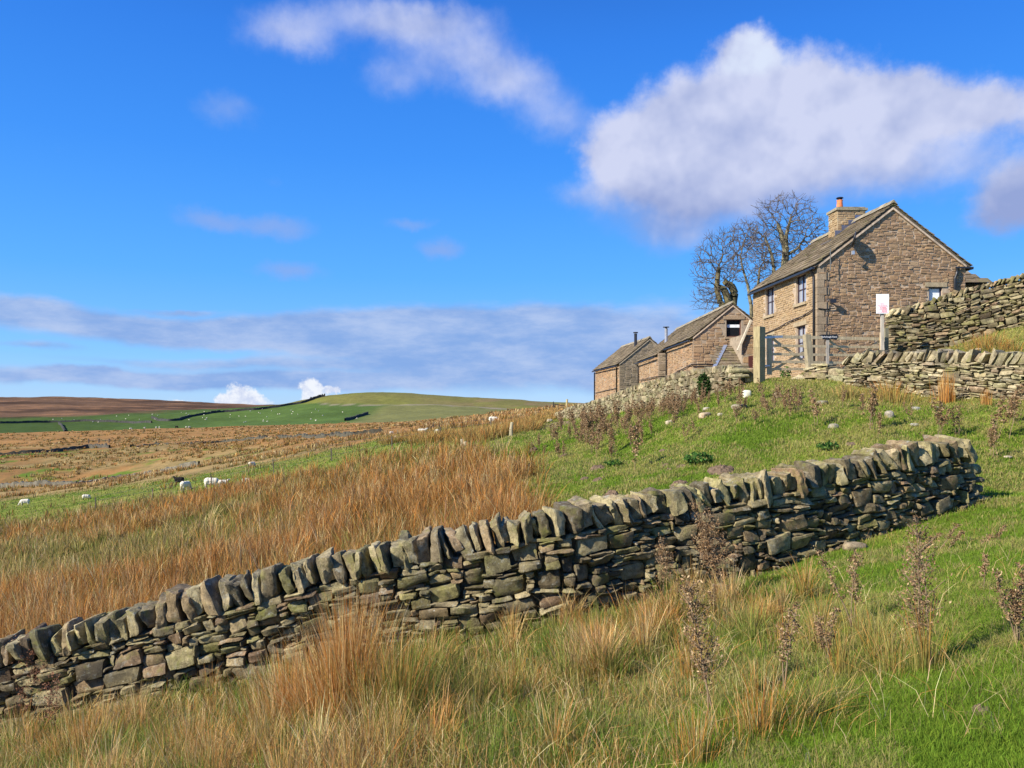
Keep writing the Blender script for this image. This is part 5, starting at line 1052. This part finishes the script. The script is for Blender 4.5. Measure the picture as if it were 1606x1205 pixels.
#thistle('sparse withered thistle low in the grass below the middle of the wall', 1005, 1150, .8, 2, 2, 320, .02)
thistle('short upright withered thistle on the right lawn', 1345, 985, .72, 3, 1, 420, -.02, spread=.05)
thistle('tallest withered thistle on the right lawn, beside the end of the long wall', 1452, 1050, 1.12, 4, 2, 620, -.05, spread=.07, lz=(.25, 1))
thistle('small hunched withered thistle in the middle of the right lawn', 1300, 1035, .42, 3, 2, 260, 0)
thistle('thin dark withered thistle between the lawn and the straw grass', 1236, 1080, .62, 2, 1, 200, .03)
thistle('sprawling withered thistle lying past the right end of the long wall', 1500, 860, .42, 5, 4, 620, .9, spread=.4)
#thistle('second sprawling withered thistle lying past the right end of the long wall', 1555, 850, .32, 4, 4, 420, .7, spread=.3)
thistle('withered thistle cut by the right edge of the photo', 1592, 1012, .55, 4, 3, 560, -.1)
thistle('dark little withered thistle near the right edge under the sprawling ones', 1542, 925, .34, 1, 2, 140, 0)
#thistle('pale topped withered thistle low in the centre right grass', 865, 1120, .3, 2, 2, 180, 0)
thistle('reddish brown dock stalk at the left edge in front of the wall', 48, 1150, 1.2, 3, 1, 620, .02, REDB, 'dock_stalk', 'dock', .012, .05, lz=(.2, 1))
thistle('second reddish brown dock stalk right of the one at the left edge', 75, 1165, .95, 2, 1, 260, .1, REDB, 'dock_stalk', 'dock', .011, .05, lz=(.3, 1))
#thistle('withered thistle at the bottom left of centre among the straw', 785, 1090, .3, 2, 2, 160, 0)
thistle('tall single dry stem in front of the wall at centre right', 1075, 905, 1.0, 1, 1, 60, -.15, lz=(.6, 1))
# hillside thistles: several shapes, copied
HL = [('withered thistle left of the pale stone on the hillside', 1278, 672, 1.0), ('bushiest withered thistle on the hillside, beside a grey stone', 1366, 682, 1.1), ('withered thistle just below the bushiest hillside one', 1383, 697, .8), ('dark paired withered thistle above the right end of the long wall, left one', 1475, 689, .9), ('dark withered thistle above the right end of the long wall, right one', 1505, 688, .8), ('tall withered thistle near the right edge below the boundary wall', 1570, 686, 1.25), ('withered thistle in front of the boundary wall at the right edge', 1590, 665, .9), ('small withered thistle right of the end of the long wall', 1557, 723, .8), ('thin tall single thistle stem on the open green slope', 995, 733, 1.5), ('small withered thistle high on the slope beside the hollow', 1185, 668, .5), ('withered thistle right of the nettle bed', 1426, 668, .55), ('thin withered stem below the tumbled wall', 1348, 665, .9)]
protos = []
for i in range(6):
    a, b = thistle_geo(1.0, [2, 3, 1, 4, 2, 3][i], 3, [600, 760, 330, 980, 520, 660][i], 900 + i, [0, .08, -.05, 0, .15, -.1][i], PINKB, .021, .12); o_ = len(a[0])
    me_o = build('withered_thistle', np.vstack([a[0] * 1.0, b[0]]), [np.vstack([a[1], b[1] + o_])], M['dry'], None, np.vstack([a[2], b[2]]), False); protos.append(me_o)
used = set()
def place_thistle(i, px, row, h, label, group=None, Ymin=13, name=None):
    p = protos[i]; 
    if i in used: o = p.copy(); COL.objects.link(o)
    else: o = p; used.add(i)
    X, Y, Z = hit(px, row, Ymin, 110); o.location = (X, Y, Z - .03); o.rotation_euler = (0, 0, random.uniform(0, 6.28)); s = h; o.scale = (s * random.uniform(.8, 1.2), s * random.uniform(.8, 1.2), s)
    for k in ('label', 'category', 'group'):
        if k in o: del o[k]
    tag(o, label, 'withered thistle', group); return o
for j, (lb, px, row, h) in enumerate(HL): place_thistle(2 if 'thin' in lb else j % 6, px, row, h, lb)
gname = 'withered thistles thronging the slope below the farmyard wall'
def wall_base(px): return lin(px, [(862, 675), (900, 668), (936, 667), (970, 660), (1000, 654), (1040, 647), (1080, 636), (1110, 629), (1150, 622), (1200, 625), (1240, 622)])
cnt = 0
while cnt < 125:
    px = random.uniform(868, 1125) if cnt < 105 else random.uniform(1125, 1260); d = abs(random.gauss(0, 1)) * (24 if px < 1010 else 11); row = wall_base(px) + 1 + d * (.5 if cnt < 75 else 1.4)
    if row > 735 or (px > 1060 and row > 680): continue
    place_thistle(random.randrange(6), px, row, random.uniform(.45, .95) * (1.1 if px < 1000 else .8), 'withered brown thistle in the dense weeds below the long farmyard wall', gname); cnt += 1
for px, row in [(835, 712), (846, 706), (852, 716), (878, 722), (905, 700), (925, 708), (935, 716), (945, 700), (958, 712), (1075, 690), (1090, 682), (1060, 678), (1205, 655), (1215, 642), (1232, 648), (1240, 660), (1195, 640), (1225, 632), (988, 698), (1001, 690), (1320, 640), (1255, 640)]:
    place_thistle(random.randrange(6), px, row, random.uniform(.4, .8), 'withered brown thistle scattered singly over the green slope', 'withered thistles scattered over the slope')

# leafy green plants
def leafy(name, label, cat, px, row, w, h, n, size, pal, Ymin=13, dz=0):
    X, Y, Z = hit(px, row, Ymin, 60); p = rng.normal(0, 1, (n, 3)); p /= np.linalg.norm(p, axis=1, keepdims=True); p *= rng.uniform(.3, 1, (n, 1)) ** .5 * (1 + .35 * (fbm(p[:, 0] * 2, p[:, 1] * 2, p[:, 2] * 2 + 5, int(px), 2)[:, None] - .5) * 2); c = p * (w, w * .7, h / 2) + (0, 0, h / 2 + dz)
    u = rng.normal(0, 1, (n, 3)); u /= np.linalg.norm(u, axis=1, keepdims=True); v = np.cross(u, rng.normal(0, 1, (n, 3))); v /= np.linalg.norm(v, axis=1, keepdims=True); s = size * rng.uniform(.6, 1.3, (n, 1))
    V = np.stack([c - u * s, c - v * s * .5, c + u * s, c + v * s * .5], 1).reshape(-1, 3); C = np.repeat(jit(choose(pal, n), n), 4, 0)
    o = build(name, V, [np.arange(4 * n).reshape(-1, 4)], M['blade'], None, C); o.location = (X, Y, Z); tag(o, label, cat); return o
IVY = [(.035, .075, .02), (.05, .1, .025), (.025, .05, .015)]; NET = [(.07, .16, .035), (.10, .20, .045), (.05, .11, .03)]
leafy('ivy_bush', 'upright dark green ivy bush growing against the farmyard wall', 'bush', 1104, 628, .24, .95, 900, .05, IVY, 27)
leafy('nettle_patch', 'dark green nettle patch beside the molehills on the open slope', 'nettles', 1094, 726, .34, .28, 420, .045, NET)
leafy('nettle_patch', 'low green nettle patch above the middle of the long wall at right', 'nettles', 1300, 704, .28, .16, 130, .045, NET)
leafy('nettle_patch', 'small green nettle plant growing through the gate at its left half', 'nettles', 1232, 594, .22, .55, 260, .045, NET, 20)
leafy('nettle_patch', 'little green nettle patch below the weeds left on the slope', 'nettles', 965, 728, .3, .16, 200, .04, NET)
leafy('bright_weed', 'bright green leafy weed sprouting from the wall foot', 'weed', 1232, 882, .13, .2, 160, .035, [(.12, .28, .03), (.16, .33, .05)], 9)
# ------------------------------------------------------------------ molehills and stones
def molehill(label, px, row, wpx, h=.5, col=(.15, .105, .07)):
    X, Y, Z = hit(px, row, 12.5, 60); w = wpx / F * Y / 2; n = 26; g = np.linspace(-1.15, 1.15, n); gx, gy_ = np.meshgrid(g, g); rr = np.hypot(gx, gy_ * 1.0)
    z = np.maximum(0, 1 - rr ** 2) ** .8 * (.8 + .9 * (fbm(gx * 2.3, gy_ * 2.3, 0, int(px), 3) - .4)) * w * h + (fbm(gx * 8, gy_ * 8, 0, int(px) + 1, 3) - .5) * w * .22 * (rr < 1) - .03
    V = np.stack([gx * w, gy_ * w, z + H(X + gx * w, Y + gy_ * w) - Z], -1).reshape(-1, 3); i = np.arange(n - 1)[:, None] * n + np.arange(n - 1)[None]; f = np.stack([i, i + 1, i + n + 1, i + n], -1).reshape(-1, 4)
    o = build('molehill', V, [f], M['soil'], None, np.tile(col, (len(V), 1)) * rng.uniform(.75, 1.25, (len(V), 1))); o.location = (X, Y, Z); tag(o, label, 'molehill', None)
for a in MH: molehill(*a)
def rock(label, px, row, wpx, hpx, col=(.24, .215, .155), Ymin=12.5, cat='stone', name='field_stone', rz=None):
    X, Y, Z = hit(px, row, Ymin, 60); w = wpx / F * Y / 2; h = hpx / F * Y / 2; a = rng.uniform(0, .6) if rz is None else rz
    A = np.array([[(math.cos(a), math.sin(a), 0), (-math.sin(a), math.cos(a), 0), (0, 0, 1)]]); V, Fc, n = stones([(0, 0, h * .45)], A, [(w, w * .8, h * 1.2)], 6, (2.3, 4), .22, .02 * min(1, w * 4), int(px)); o = build(name, V, [Fc], M['rock'], None, np.tile(col, (len(V), 1)), sharp=40); o.location = (X, Y, Z); tag(o, label, cat)
M['white_stone'] = mat_attr('white_stone', .8, 6, .12, .2); M_r = M['rock']; M['rock'] = M['white_stone']
rock('smooth round white boulder on the grass below the gate post', 1171, 626, 13, 12, (.74, .68, .50), 20)
M['rock'] = M_r
for a in [('pinkish buff slab on the slope under the ivy bush', 1106, 660, 20, 9, (.42, .32, .22)), ('small white stone above the buff slab', 1108, 646, 11, 5, (0.43, 0.39, 0.31)), ('small pale stone right of the buff slab', 1130, 658, 9, 5, (0.35, 0.31, 0.23)), ('grey slab under the end of the farmyard wall', 1160, 645, 22, 8), ('pale buff stone below the left half of the gate', 1220, 624, 12, 9, (0.36, 0.30, 0.20)), ('grey stone at the right of the weeds below the gate', 1290, 632, 18, 6), ('grey stone lying left in the middle of the right slope', 1307, 676, 16, 8, (.38, .34, .26)), ('tilted grey stone beside the bushiest hillside thistle', 1394, 661, 14, 13, (.38, .34, .27)), ('small pale stone below the boundary wall', 1436, 643, 12, 6, (.4, .38, .33)), ('small white stone right of the tilted grey stone', 1435, 674, 14, 4, (0.39, 0.37, 0.33)), ('flat pinkish stone by the small thistle right of the long wall', 1581, 722, 14, 4, (.42, .35, .27)), ('pale stone below the boundary wall farther right', 1469, 641, 10, 5, (.4, .38, .33)), ('small buff stone on the upper slope by the weeds', 1049, 666, 11, 6, (.42, .36, .26)), ('buff stone on the bank between the two upper walls', 1536, 551, 12, 6, (.45, .36, .24)), ('pale stone at the top of the bare earth bank', 862, 664, 10, 6, (0.39, 0.35, 0.28)), ('pale stone at the left foot of the bare earth bank', 803, 682, 14, 5, (0.37, 0.33, 0.26)), ]: rock(*a)
rock('half buried buff stone in the grass beneath the end of the long wall', 1340, 862, 34, 12, (.26, .21, .14), 9)
rock('low brown stone lying left of the biggest thistle at the wall foot', 1130, 925, 26, 14, (.3, .25, .17), 8)
# bare soil scrapes in the near lawn and dropped leaves
def scrape(label, px, row, wpx):
    X, Y, Z = hit(px, row, 3, 12); w = wpx / F * Y / 2; n = 18; g = np.linspace(-1, 1, n); gx, gy_ = np.meshgrid(g, g); rr = np.hypot(gx, gy_) + (fbm(gx * 2, gy_ * 2, 0, int(px), 3) - .5)
    z = np.where(rr < .85, .035 * (1 - rr) + .02 * fbm(gx * 6, gy_ * 6, 0, 3, 2), -.06); V = np.stack([gx * w, gy_ * w, z + H(X + gx * w, Y + gy_ * w) - Z], -1).reshape(-1, 3); i = np.arange(n - 1)[:, None] * n + np.arange(n - 1)[None]; f = np.stack([i, i + 1, i + n + 1, i + n], -1).reshape(-1, 4)
    o = build('bare_soil_patch', V, [f], M['soil'], None, np.tile((.15, .11, .07), (len(V), 1)) * rng.uniform(.75, 1.25, (len(V), 1))); o.location = (X, Y, Z); tag(o, label, 'bare soil patch')
scrape('small bare soil patch in the lawn near the lower right', 1535, 1122, 34)

# ------------------------------------------------------------------ sheep
def sheep_mesh(pose, col, face, leg, seed):
    bm = bmesh.new()
    def ell(c, r, rot=(0, 0, 0)):
        m = Matrix.Translation(c) @ Matrix.Rotation(rot[1], 4, 'Y') @ Matrix.Rotation(rot[2], 4, 'Z') @ Matrix.Diagonal((*r, 1)); bmesh.ops.create_icosphere(bm, subdivisions=3, radius=1, matrix=m)
    ell((0, 0, .60), (.46, .23, .25)); ell((-.28, 0, .60), (.26, .24, .26)); ell((.26, 0, .58), (.25, .22, .26)); ell((.0, 0, .50), (.38, .22, .20))
    for sx, sy in ((.30, .11), (.30, -.11), (-.34, .12), (-.34, -.12)):
        top = (sx, sy, .5); k = .05 if sx < 0 else -.01
        for t in np.linspace(0, 1, 9): ell((sx + k * math.sin(t * 3.1) * (-1 if sx < 0 else 1), sy, .5 - t * .46), (.085 * (1 - t) ** 1.4 + .032, .075 * (1 - t) ** 1.4 + .03, .05))
    if pose == 'graze': neck = [(.42, 0, .60), (.52, 0, .46), (.60, 0, .32)]; hd = (.66, 0, .19); hr = (.075, .065, .13); rot = (0, R(-25), 0); ear = (.60, .28)
    elif pose == 'lie': neck = [(.42, 0, .62), (.50, 0, .72)]; hd = (.60, 0, .78); hr = (.13, .065, .075); rot = (0, R(15), 0); ear = (.54, .84)
    else: neck = [(.40, 0, .66), (.48, 0, .76), (.53, 0, .84)]; hd = (.62, 0, .87); hr = (.13, .066, .08); rot = (0, R(22), 0); ear = (.54, .93)
    for i, p in enumerate(neck): ell(p, (.14 - .025 * i, .115 - .02 * i, .14 - .02 * i))
    ell(hd, hr, rot)
    for s in (-1, 1): ell((ear[0], s * .095, ear[1]), (.03, .055, .018), (0, 0, s * .4))
    ell((-.50, 0, .55), (.05, .045, .12))
    me = bpy.data.meshes.new('s'); bm.to_mesh(me); bm.free(); o = bpy.data.objects.new('s', me); COL.objects.link(o); m = o.modifiers.new('r', 'REMESH'); m.mode = 'VOXEL'; m.voxel_size = .022
    dg = bpy.context.evaluated_depsgraph_get(); out = bpy.data.meshes.new_from_object(o.evaluated_get(dg)); bpy.data.objects.remove(o)
    n = len(out.vertices); co_ = np.empty(n * 3, np.float32); out.vertices.foreach_get('co', co_); P = co_.reshape(-1, 3).astype(float)
    wool = (P[:, 2] > .30) & (np.hypot(P[:, 0] - hd[0], P[:, 2] - hd[2]) > .15) & (np.abs(P[:, 1]) < .4); ns = fbm(P[:, 0] * 14, P[:, 1] * 14, P[:, 2] * 14, seed, 3)
    nrm = np.empty(n * 3, np.float32); out.vertices.foreach_get('normal', nrm); P = P + nrm.reshape(-1, 3) * ((ns - .5) * .05 * wool)[:, None]; out.vertices.foreach_set('co', P.astype(np.float32).ravel())
    C = np.where(wool[:, None], np.array(col) * (.8 + .4 * ns[:, None]), np.array(leg)); hm = np.hypot(P[:, 0] - hd[0], P[:, 2] - hd[2]) <= .15; C[hm] = face; C = np.hstack([C, np.ones((n, 1))])
    a = out.color_attributes.new('Col', 'FLOAT_COLOR', 'POINT'); a.data.foreach_set('color', C.astype(np.float32).ravel()); out.materials.clear(); out.materials.append(M['wool']); out.shade_smooth(); return out
WHT = (.66, .60, .48)
SM = {'g': sheep_mesh('graze', WHT, (.6, .54, .45), (.4, .36, .3), 1), 'gd': sheep_mesh('graze', WHT, (.06, .05, .045), (.07, .06, .05), 2), 's': sheep_mesh('stand', WHT, (.62, .56, .48), (.45, .4, .33), 3), 'b': sheep_mesh('graze', (.018, .016, .016), (.02, .018, .018), (.02, .018, .018), 4), 'bs': sheep_mesh('stand', (.018, .016, .016), (.02, .018, .018), (.02, .018, .018), 5)}
def sheep(kind, label, px, row, lenpx, rz, Ymin=25, Ymax=140, group=None, scale=None):
    X, Y, Z = hit(px, row, Ymin, Ymax); o = bpy.data.objects.new('sheep', SM[kind]); link(o); s = scale or lenpx / F * Y / 1.15; o.scale = (s, s, s); o.location = (X, Y, Z - .03); o.rotation_euler = (0, 0, R(rz)); tag(o, label, 'sheep', group)
sheep('bs', 'black sheep standing on the green strip, facing left', 281, 760, 17, 178)
sheep('g', 'white sheep seen from behind just below the black sheep', 291, 770, 22, 72)
sheep('g', 'large white sheep grazing to the right, biggest in the field', 332, 766, 25, 8)
sheep('s', 'white sheep close behind the biggest grazing one, only its front showing', 350, 764, 16, 20)
sheep('gd', 'white sheep half sunk behind the rush tops, right of the biggest one', 386, 757, 14, 30)
sheep('gd', 'white sheep seen end-on above the rushes, right of the half hidden one', 395, 734, 14, 60)
sheep('g', 'white sheep grazing to the left near the left edge', 39, 793, 15, 195)
sheep('gd', 'white sheep lying low on the green strip left of centre', 135, 783, 12, 20)
sheep('gd', 'round dark-faced white sheep near the centre of the green strip', 622, 693, 14, 40)
sheep('s', 'cream sheep standing side-on, facing right, right of the dark-faced one', 662, 684, 15, 5)
sheep('g', 'yellowish sheep partly behind tussocks right of the side-on one', 685, 681, 12, 120)
sheep('g', 'tiny white sheep lying up beyond the dark-faced one', 614, 683, 7, 30, 60, 260)
sheep('gd', 'pinkish white sheep grazing near the wall end, farthest right', 774, 665, 16, 0)
sheep('g', 'small far sheep on the moor edge under the left pasture, one of a few', 205, 671.5, 4.2, 30, 380, 520)
for px, row in ((227, 671), (245, 670.5), (250, 670.8), (292, 669), (297, 668.5)): sheep('g', 'tiny white sheep dotted along the brow of the rusty moor', px, row, 4.2, random.uniform(0, 360), 380, 520, 'sheep along the moor brow')
sheep('b', 'tiny black sheep on the brow of the rusty moor', 277, 669.8, 5, 0, 380, 520)
k_ = 0
while k_ < 60:
    px = random.uniform(20, 560); row = random.uniform(640, 664); 
    if row < lin(px, [(0, 658), (120, 654), (240, 649), (320, 644), (430, 639), (500, 636), (560, 640)]) or row > lin(px, [(0, 661), (240, 663), (600, 660)]): continue
    sheep('g', 'far white sheep speckling the green fields under the hill', px, row, 2.6, random.uniform(0, 360), 700, 1350, 'sheep in the far green fields', 1.45); k_ += 1
# ------------------------------------------------------------------ light, sky, camera
SUN = Vector((-.72, -.42, .55)).normalized()
sun = bpy.data.lights.new('sun', 'SUN'); sun.energy = 4.9; sun.angle = R(.5); sun.color = (1.0, .93, .80)
so = bpy.data.objects.new('sun', sun); link(so); so.rotation_euler = SUN.to_track_quat('Z', 'Y').to_euler(); so.location = (-20, -10, 30)
def make_world():
    w = bpy.data.worlds.new('World'); scene.world = w; w.use_nodes = True; nt = w.node_tree; nt.nodes.clear(); T = NT(nt)
    out = T.node('ShaderNodeOutputWorld'); bg = T.node('ShaderNodeBackground'); T.L.new(bg.outputs[0], out.inputs[0])
    sky = T.node('ShaderNodeTexSky', sky_type='NISHITA'); sky.sun_disc = False; sky.sun_elevation = math.asin(SUN.z); sky.sun_rotation = math.atan2(SUN.x, SUN.y)
    sky.altitude = 400; sky.air_density = 1.0; sky.dust_density = .2; sky.ozone_density = 3.0
    g = T.node('ShaderNodeTexCoord').outputs['Generated']; sep = T.node('ShaderNodeSeparateXYZ'); T.L.new(g, sep.inputs[0])
    az = T.m('ARCTAN2', sep.outputs[0], sep.outputs[1]); el = T.m('ARCSINE', sep.outputs[2])
    cmb = T.node('ShaderNodeCombineXYZ'); T.L.new(az, cmb.inputs[0]); T.L.new(el, cmb.inputs[1])
    p0 = cmb.outputs[0]
    base = T.mix(1.0, sky.outputs[0], (SKYR, SKYG, SKYB), 'MULTIPLY')
    hs = T.node('ShaderNodeHueSaturation'); hs.inputs['Saturation'].default_value = SKYSAT; T.L.new(base, hs.inputs['Color']); base = hs.outputs[0]
    el_f = T.ramp(el, 0.0, .5, 0, 1, False)
    cr = T.node('ShaderNodeValToRGB'); T.L.new(T.m('MULTIPLY', el, 2.0), cr.inputs[0]); e_ = cr.color_ramp.elements
    for i, (p_, c_) in enumerate(SKYG_): 
        q_ = e_[i] if i < 2 else e_.new(p_); q_.position = p_; q_.color = (*[v / 15 for v in c_], 1)
    base = T.mix(.85, base, T.mix(1.0, cr.outputs[0], (15, 15, 15), 'MULTIPLY'))
    def warp(amount, scale, det):
        c = T.noise(p0, scale, det, .6, 0, True); v = T.vm('SUBTRACT', c, (.5, .5, .5)); return T.vm('MULTIPLY', v, (amount, amount * .8, 0))
    pw = T.vm('ADD', T.vm('ADD', p0, warp(.05, 9, 6)), warp(.02, 40, 4))
    pl = T.vm('ADD', p0, T.vm('MULTIPLY', T.vm('SUBTRACT', T.noise(p0, 7, 6, .6, 0, True), (.5, .5, .5)), (.16, .03, 0)))
    def ang(px, row):
        u = (px - CX) / F; v = (HY - row) / F; a = math.atan(u); return a, math.atan(v * math.cos(a))
    def blobs(lst, p):
        acc = None
        for px, row, rx, ry, amp in lst:
            a, e = ang(px, row); a2, _ = ang(px + rx, row); _, e2 = ang(px, row - ry); sx = abs(a2 - a); sy = max(1e-4, abs(e2 - e))
            d = T.vm('LENGTH', T.vm('MULTIPLY', T.vm('SUBTRACT', p, (a, e, 0)), (1 / sx, 1 / sy, 0)))
            v = T.m('MULTIPLY', T.ramp(d, 0.0, 1.35, 1, 0), amp); acc = v if acc is None else T.m('MAXIMUM' if MAXB else 'ADD', acc, v)
        return acc
    fb = T.noise(p0, 16, 8, .62); fb2 = T.noise(T.vm('MULTIPLY', p0, (1, 3.2, 1)), 8, 7, .62); fs = T.noise(p0, 5, 5, .55)
    # big cumulus group
    MAXB = False
    d1 = blobs([(1050, 235, 150, 110, .95), (1150, 175, 150, 110, .9), (1270, 165, 150, 100, .85), (1165, 75, 66, 52, .95), (1330, 215, 170, 100, .8), (1430, 165, 150, 62, .75), (1570, 180, 150, 52, .75), (960, 240, 75, 70, .55), (1150, 290, 160, 60, .7), (1640, 295, 150, 85, 1.1)], pw)
    a1 = T.ramp(T.m('ADD', d1, T.m('MULTIPLY', T.m('SUBTRACT', fb, .5), .75)), .16, .72)
    ds = blobs([(1080, 310, 190, 80, 1.0), (1280, 280, 200, 75, .9), (1450, 235, 160, 70, .7), (1040, 370, 90, 45, .35), (890, 190, 110, 45, .5), (830, 140, 90, 50, .45), (920, 300, 90, 30, .45), (700, 60, 120, 62, .72), (600, 20, 150, 40, .7), (440, 45, 90, 55, .6), (500, 60, 90, 45, .35), (770, 120, 100, 55, .55), (625, 125, 70, 42, .5), (1560, 250, 120, 60, .35)], pw)
    as_ = T.ramp(T.m('ADD', ds, T.m('MULTIPLY', T.m('SUBTRACT', fb, .5), .6)), .10, 1.15, 0, .9)
    a1 = T.m('SUBTRACT', 1, T.m('MULTIPLY', T.m('SUBTRACT', 1, a1), T.m('SUBTRACT', 1, as_)))
    d2 = blobs([(350, 180, 80, 40, .5), (320, 340, 70, 28, .6), (430, 355, 90, 30, .62), (690, 390, 50, 24, .62), (640, 348, 50, 16, .5), (460, 430, 80, 22, .6), (430, 280, 30, 16, .25)], pw)
    a2 = T.ramp(T.m('ADD', d2, T.m('MULTIPLY', T.m('SUBTRACT', fb, .5), .5)), .12, .75, 0, .75)
    d3 = blobs([(60, 490, 200, 28, .75), (250, 520, 260, 26, .9), (520, 520, 260, 34, .9), (700, 520, 330, 45, .95), (900, 520, 260, 50, .9), (780, 575, 420, 50, .85), (150, 590, 420, 16, .8), (420, 600, 300, 18, .75), (60, 545, 90, 9, .6), (1030, 580, 200, 60, .6), (300, 568, 300, 12, .5), (140, 582, 60, 10, .7), (1100, 470, 100, 30, .25), (40, 470, 90, 18, .35), (270, 487, 60, 6, .6)], pl)
    a3 = T.ramp(T.m('ADD', d3, T.m('MULTIPLY', T.m('SUBTRACT', fb2, .5), .6)), .12, .75, 0, .97)
    # small bright towers low on the horizon
    pt = T.vm('ADD', p0, T.vm('MULTIPLY', T.vm('SUBTRACT', T.noise(p0, 45, 6, .65, 0, True), (.5, .5, .5)), (.022, .022, 0)))
    d4 = blobs([(375, 616, 34, 22, 1.0), (400, 630, 40, 14, .9), (350, 628, 22, 12, .9), (482, 605, 22, 24, 1.0), (500, 612, 26, 20, .8), (524, 612, 14, 10, .9), (285, 630, 40, 8, .8), (490, 628, 30, 12, .9)], pt)
    f4 = T.noise(p0, 60, 7, .7); a4 = T.ramp(T.m('ADD', d4, T.m('MULTIPLY', T.m('SUBTRACT', f4, .5), 1.3)), .40, .85)
    dt = blobs([(1165, 70, 60, 42, 1.0), (1215, 90, 40, 30, .6), (1150, 100, 50, 40, .5)], pw)
    hi = T.ramp(T.m('ADD', dt, T.m('MULTIPLY', T.m('SUBTRACT', fb, .5), .4)), .3, .7)
    # cumulus shade: paler above, bluer grey at its base
    off = T.vm('ADD', p0, (-.018, .022, 0)); fbo = T.noise(off, 16, 8, .62); fso = T.noise(off, 8, 4, .5); fs6 = T.noise(p0, 8, 4, .5)
    rel_ = T.m('ADD', T.m('MULTIPLY', T.m('SUBTRACT', fb, fbo), .45), T.m('MULTIPLY', T.m('SUBTRACT', fs6, fso), 2.4))
    sh = T.m('ADD', T.m('ADD', T.ramp(el, .20, .30, -.05, .85), rel_), T.m('MULTIPLY', T.m('SUBTRACT', fs, .5), .5), clamp=True)
    hi = T.m('MULTIPLY', T.ramp(dt, .1, 1.0, 0, 1), T.m('ADD', .75, T.m('MULTIPLY', rel_, 2.0)), clamp=True)
    c1 = T.mix(sh, CL_LO, CL_HI); c1 = T.mix(hi, c1, CL_WH)
    c3 = T.mix(T.ramp(fb2, .35, .7), CL_BK1, CL_BK2)
    col = T.mix(a2, base, CL_PALE); col = T.mix(a3, col, c3); col = T.mix(a1, col, c1); col = T.mix(a4, col, T.mix(T.ramp(f4, .35, .6), K(205, 215, 240), CL_WH2))
    T.L.new(col, bg.inputs[0]); bg.inputs[1].default_value = .1
SKYR, SKYG, SKYB, SKYSAT = 1.0, 1.0, 1.0, 1.35
KX = .1 * 2 ** .8
SKYG_ = [(0.0, (.36 / KX, .62 / KX, .98 / KX)), (1.0, (.03 / KX, .17 / KX, .70 / KX)), (.12, (.20 / KX, .53 / KX, 1.05 / KX)), (.32, (.10 / KX, .42 / KX, 1.05 / KX)), (.6, (.055 / KX, .30 / KX, .98 / KX)), (.85, (.038 / KX, .225 / KX, .86 / KX))]
def K(r, g, b): return tuple((v / 255) ** 2.2 / KX for v in (r, g, b))
CL_LO = K(146, 163, 212); CL_HI = K(204, 211, 240); CL_WH = K(215, 226, 248); CL_WH2 = K(238, 243, 252)
CL_BK1 = K(132, 168, 226); CL_BK2 = K(178, 198, 236); CL_PALE = K(140, 170, 232)
make_world()
cam = bpy.data.cameras.new('camera'); co = bpy.data.objects.new('camera', cam); link(co); co.location = (0, 0, 0); co.rotation_euler = (R(90), 0, 0)
cam.sensor_width = 36; cam.lens = F * 36 / 1606; cam.shift_y = (HY - 602.5) / 1606; cam.clip_end = 20000; cam.clip_start = .05; scene.camera = co
scene.view_settings.view_transform = 'Standard'; scene.view_settings.look = 'None'; scene.view_settings.gamma = 1; scene.view_settings.use_curve_mapping = False
scene.view_settings.exposure = .85
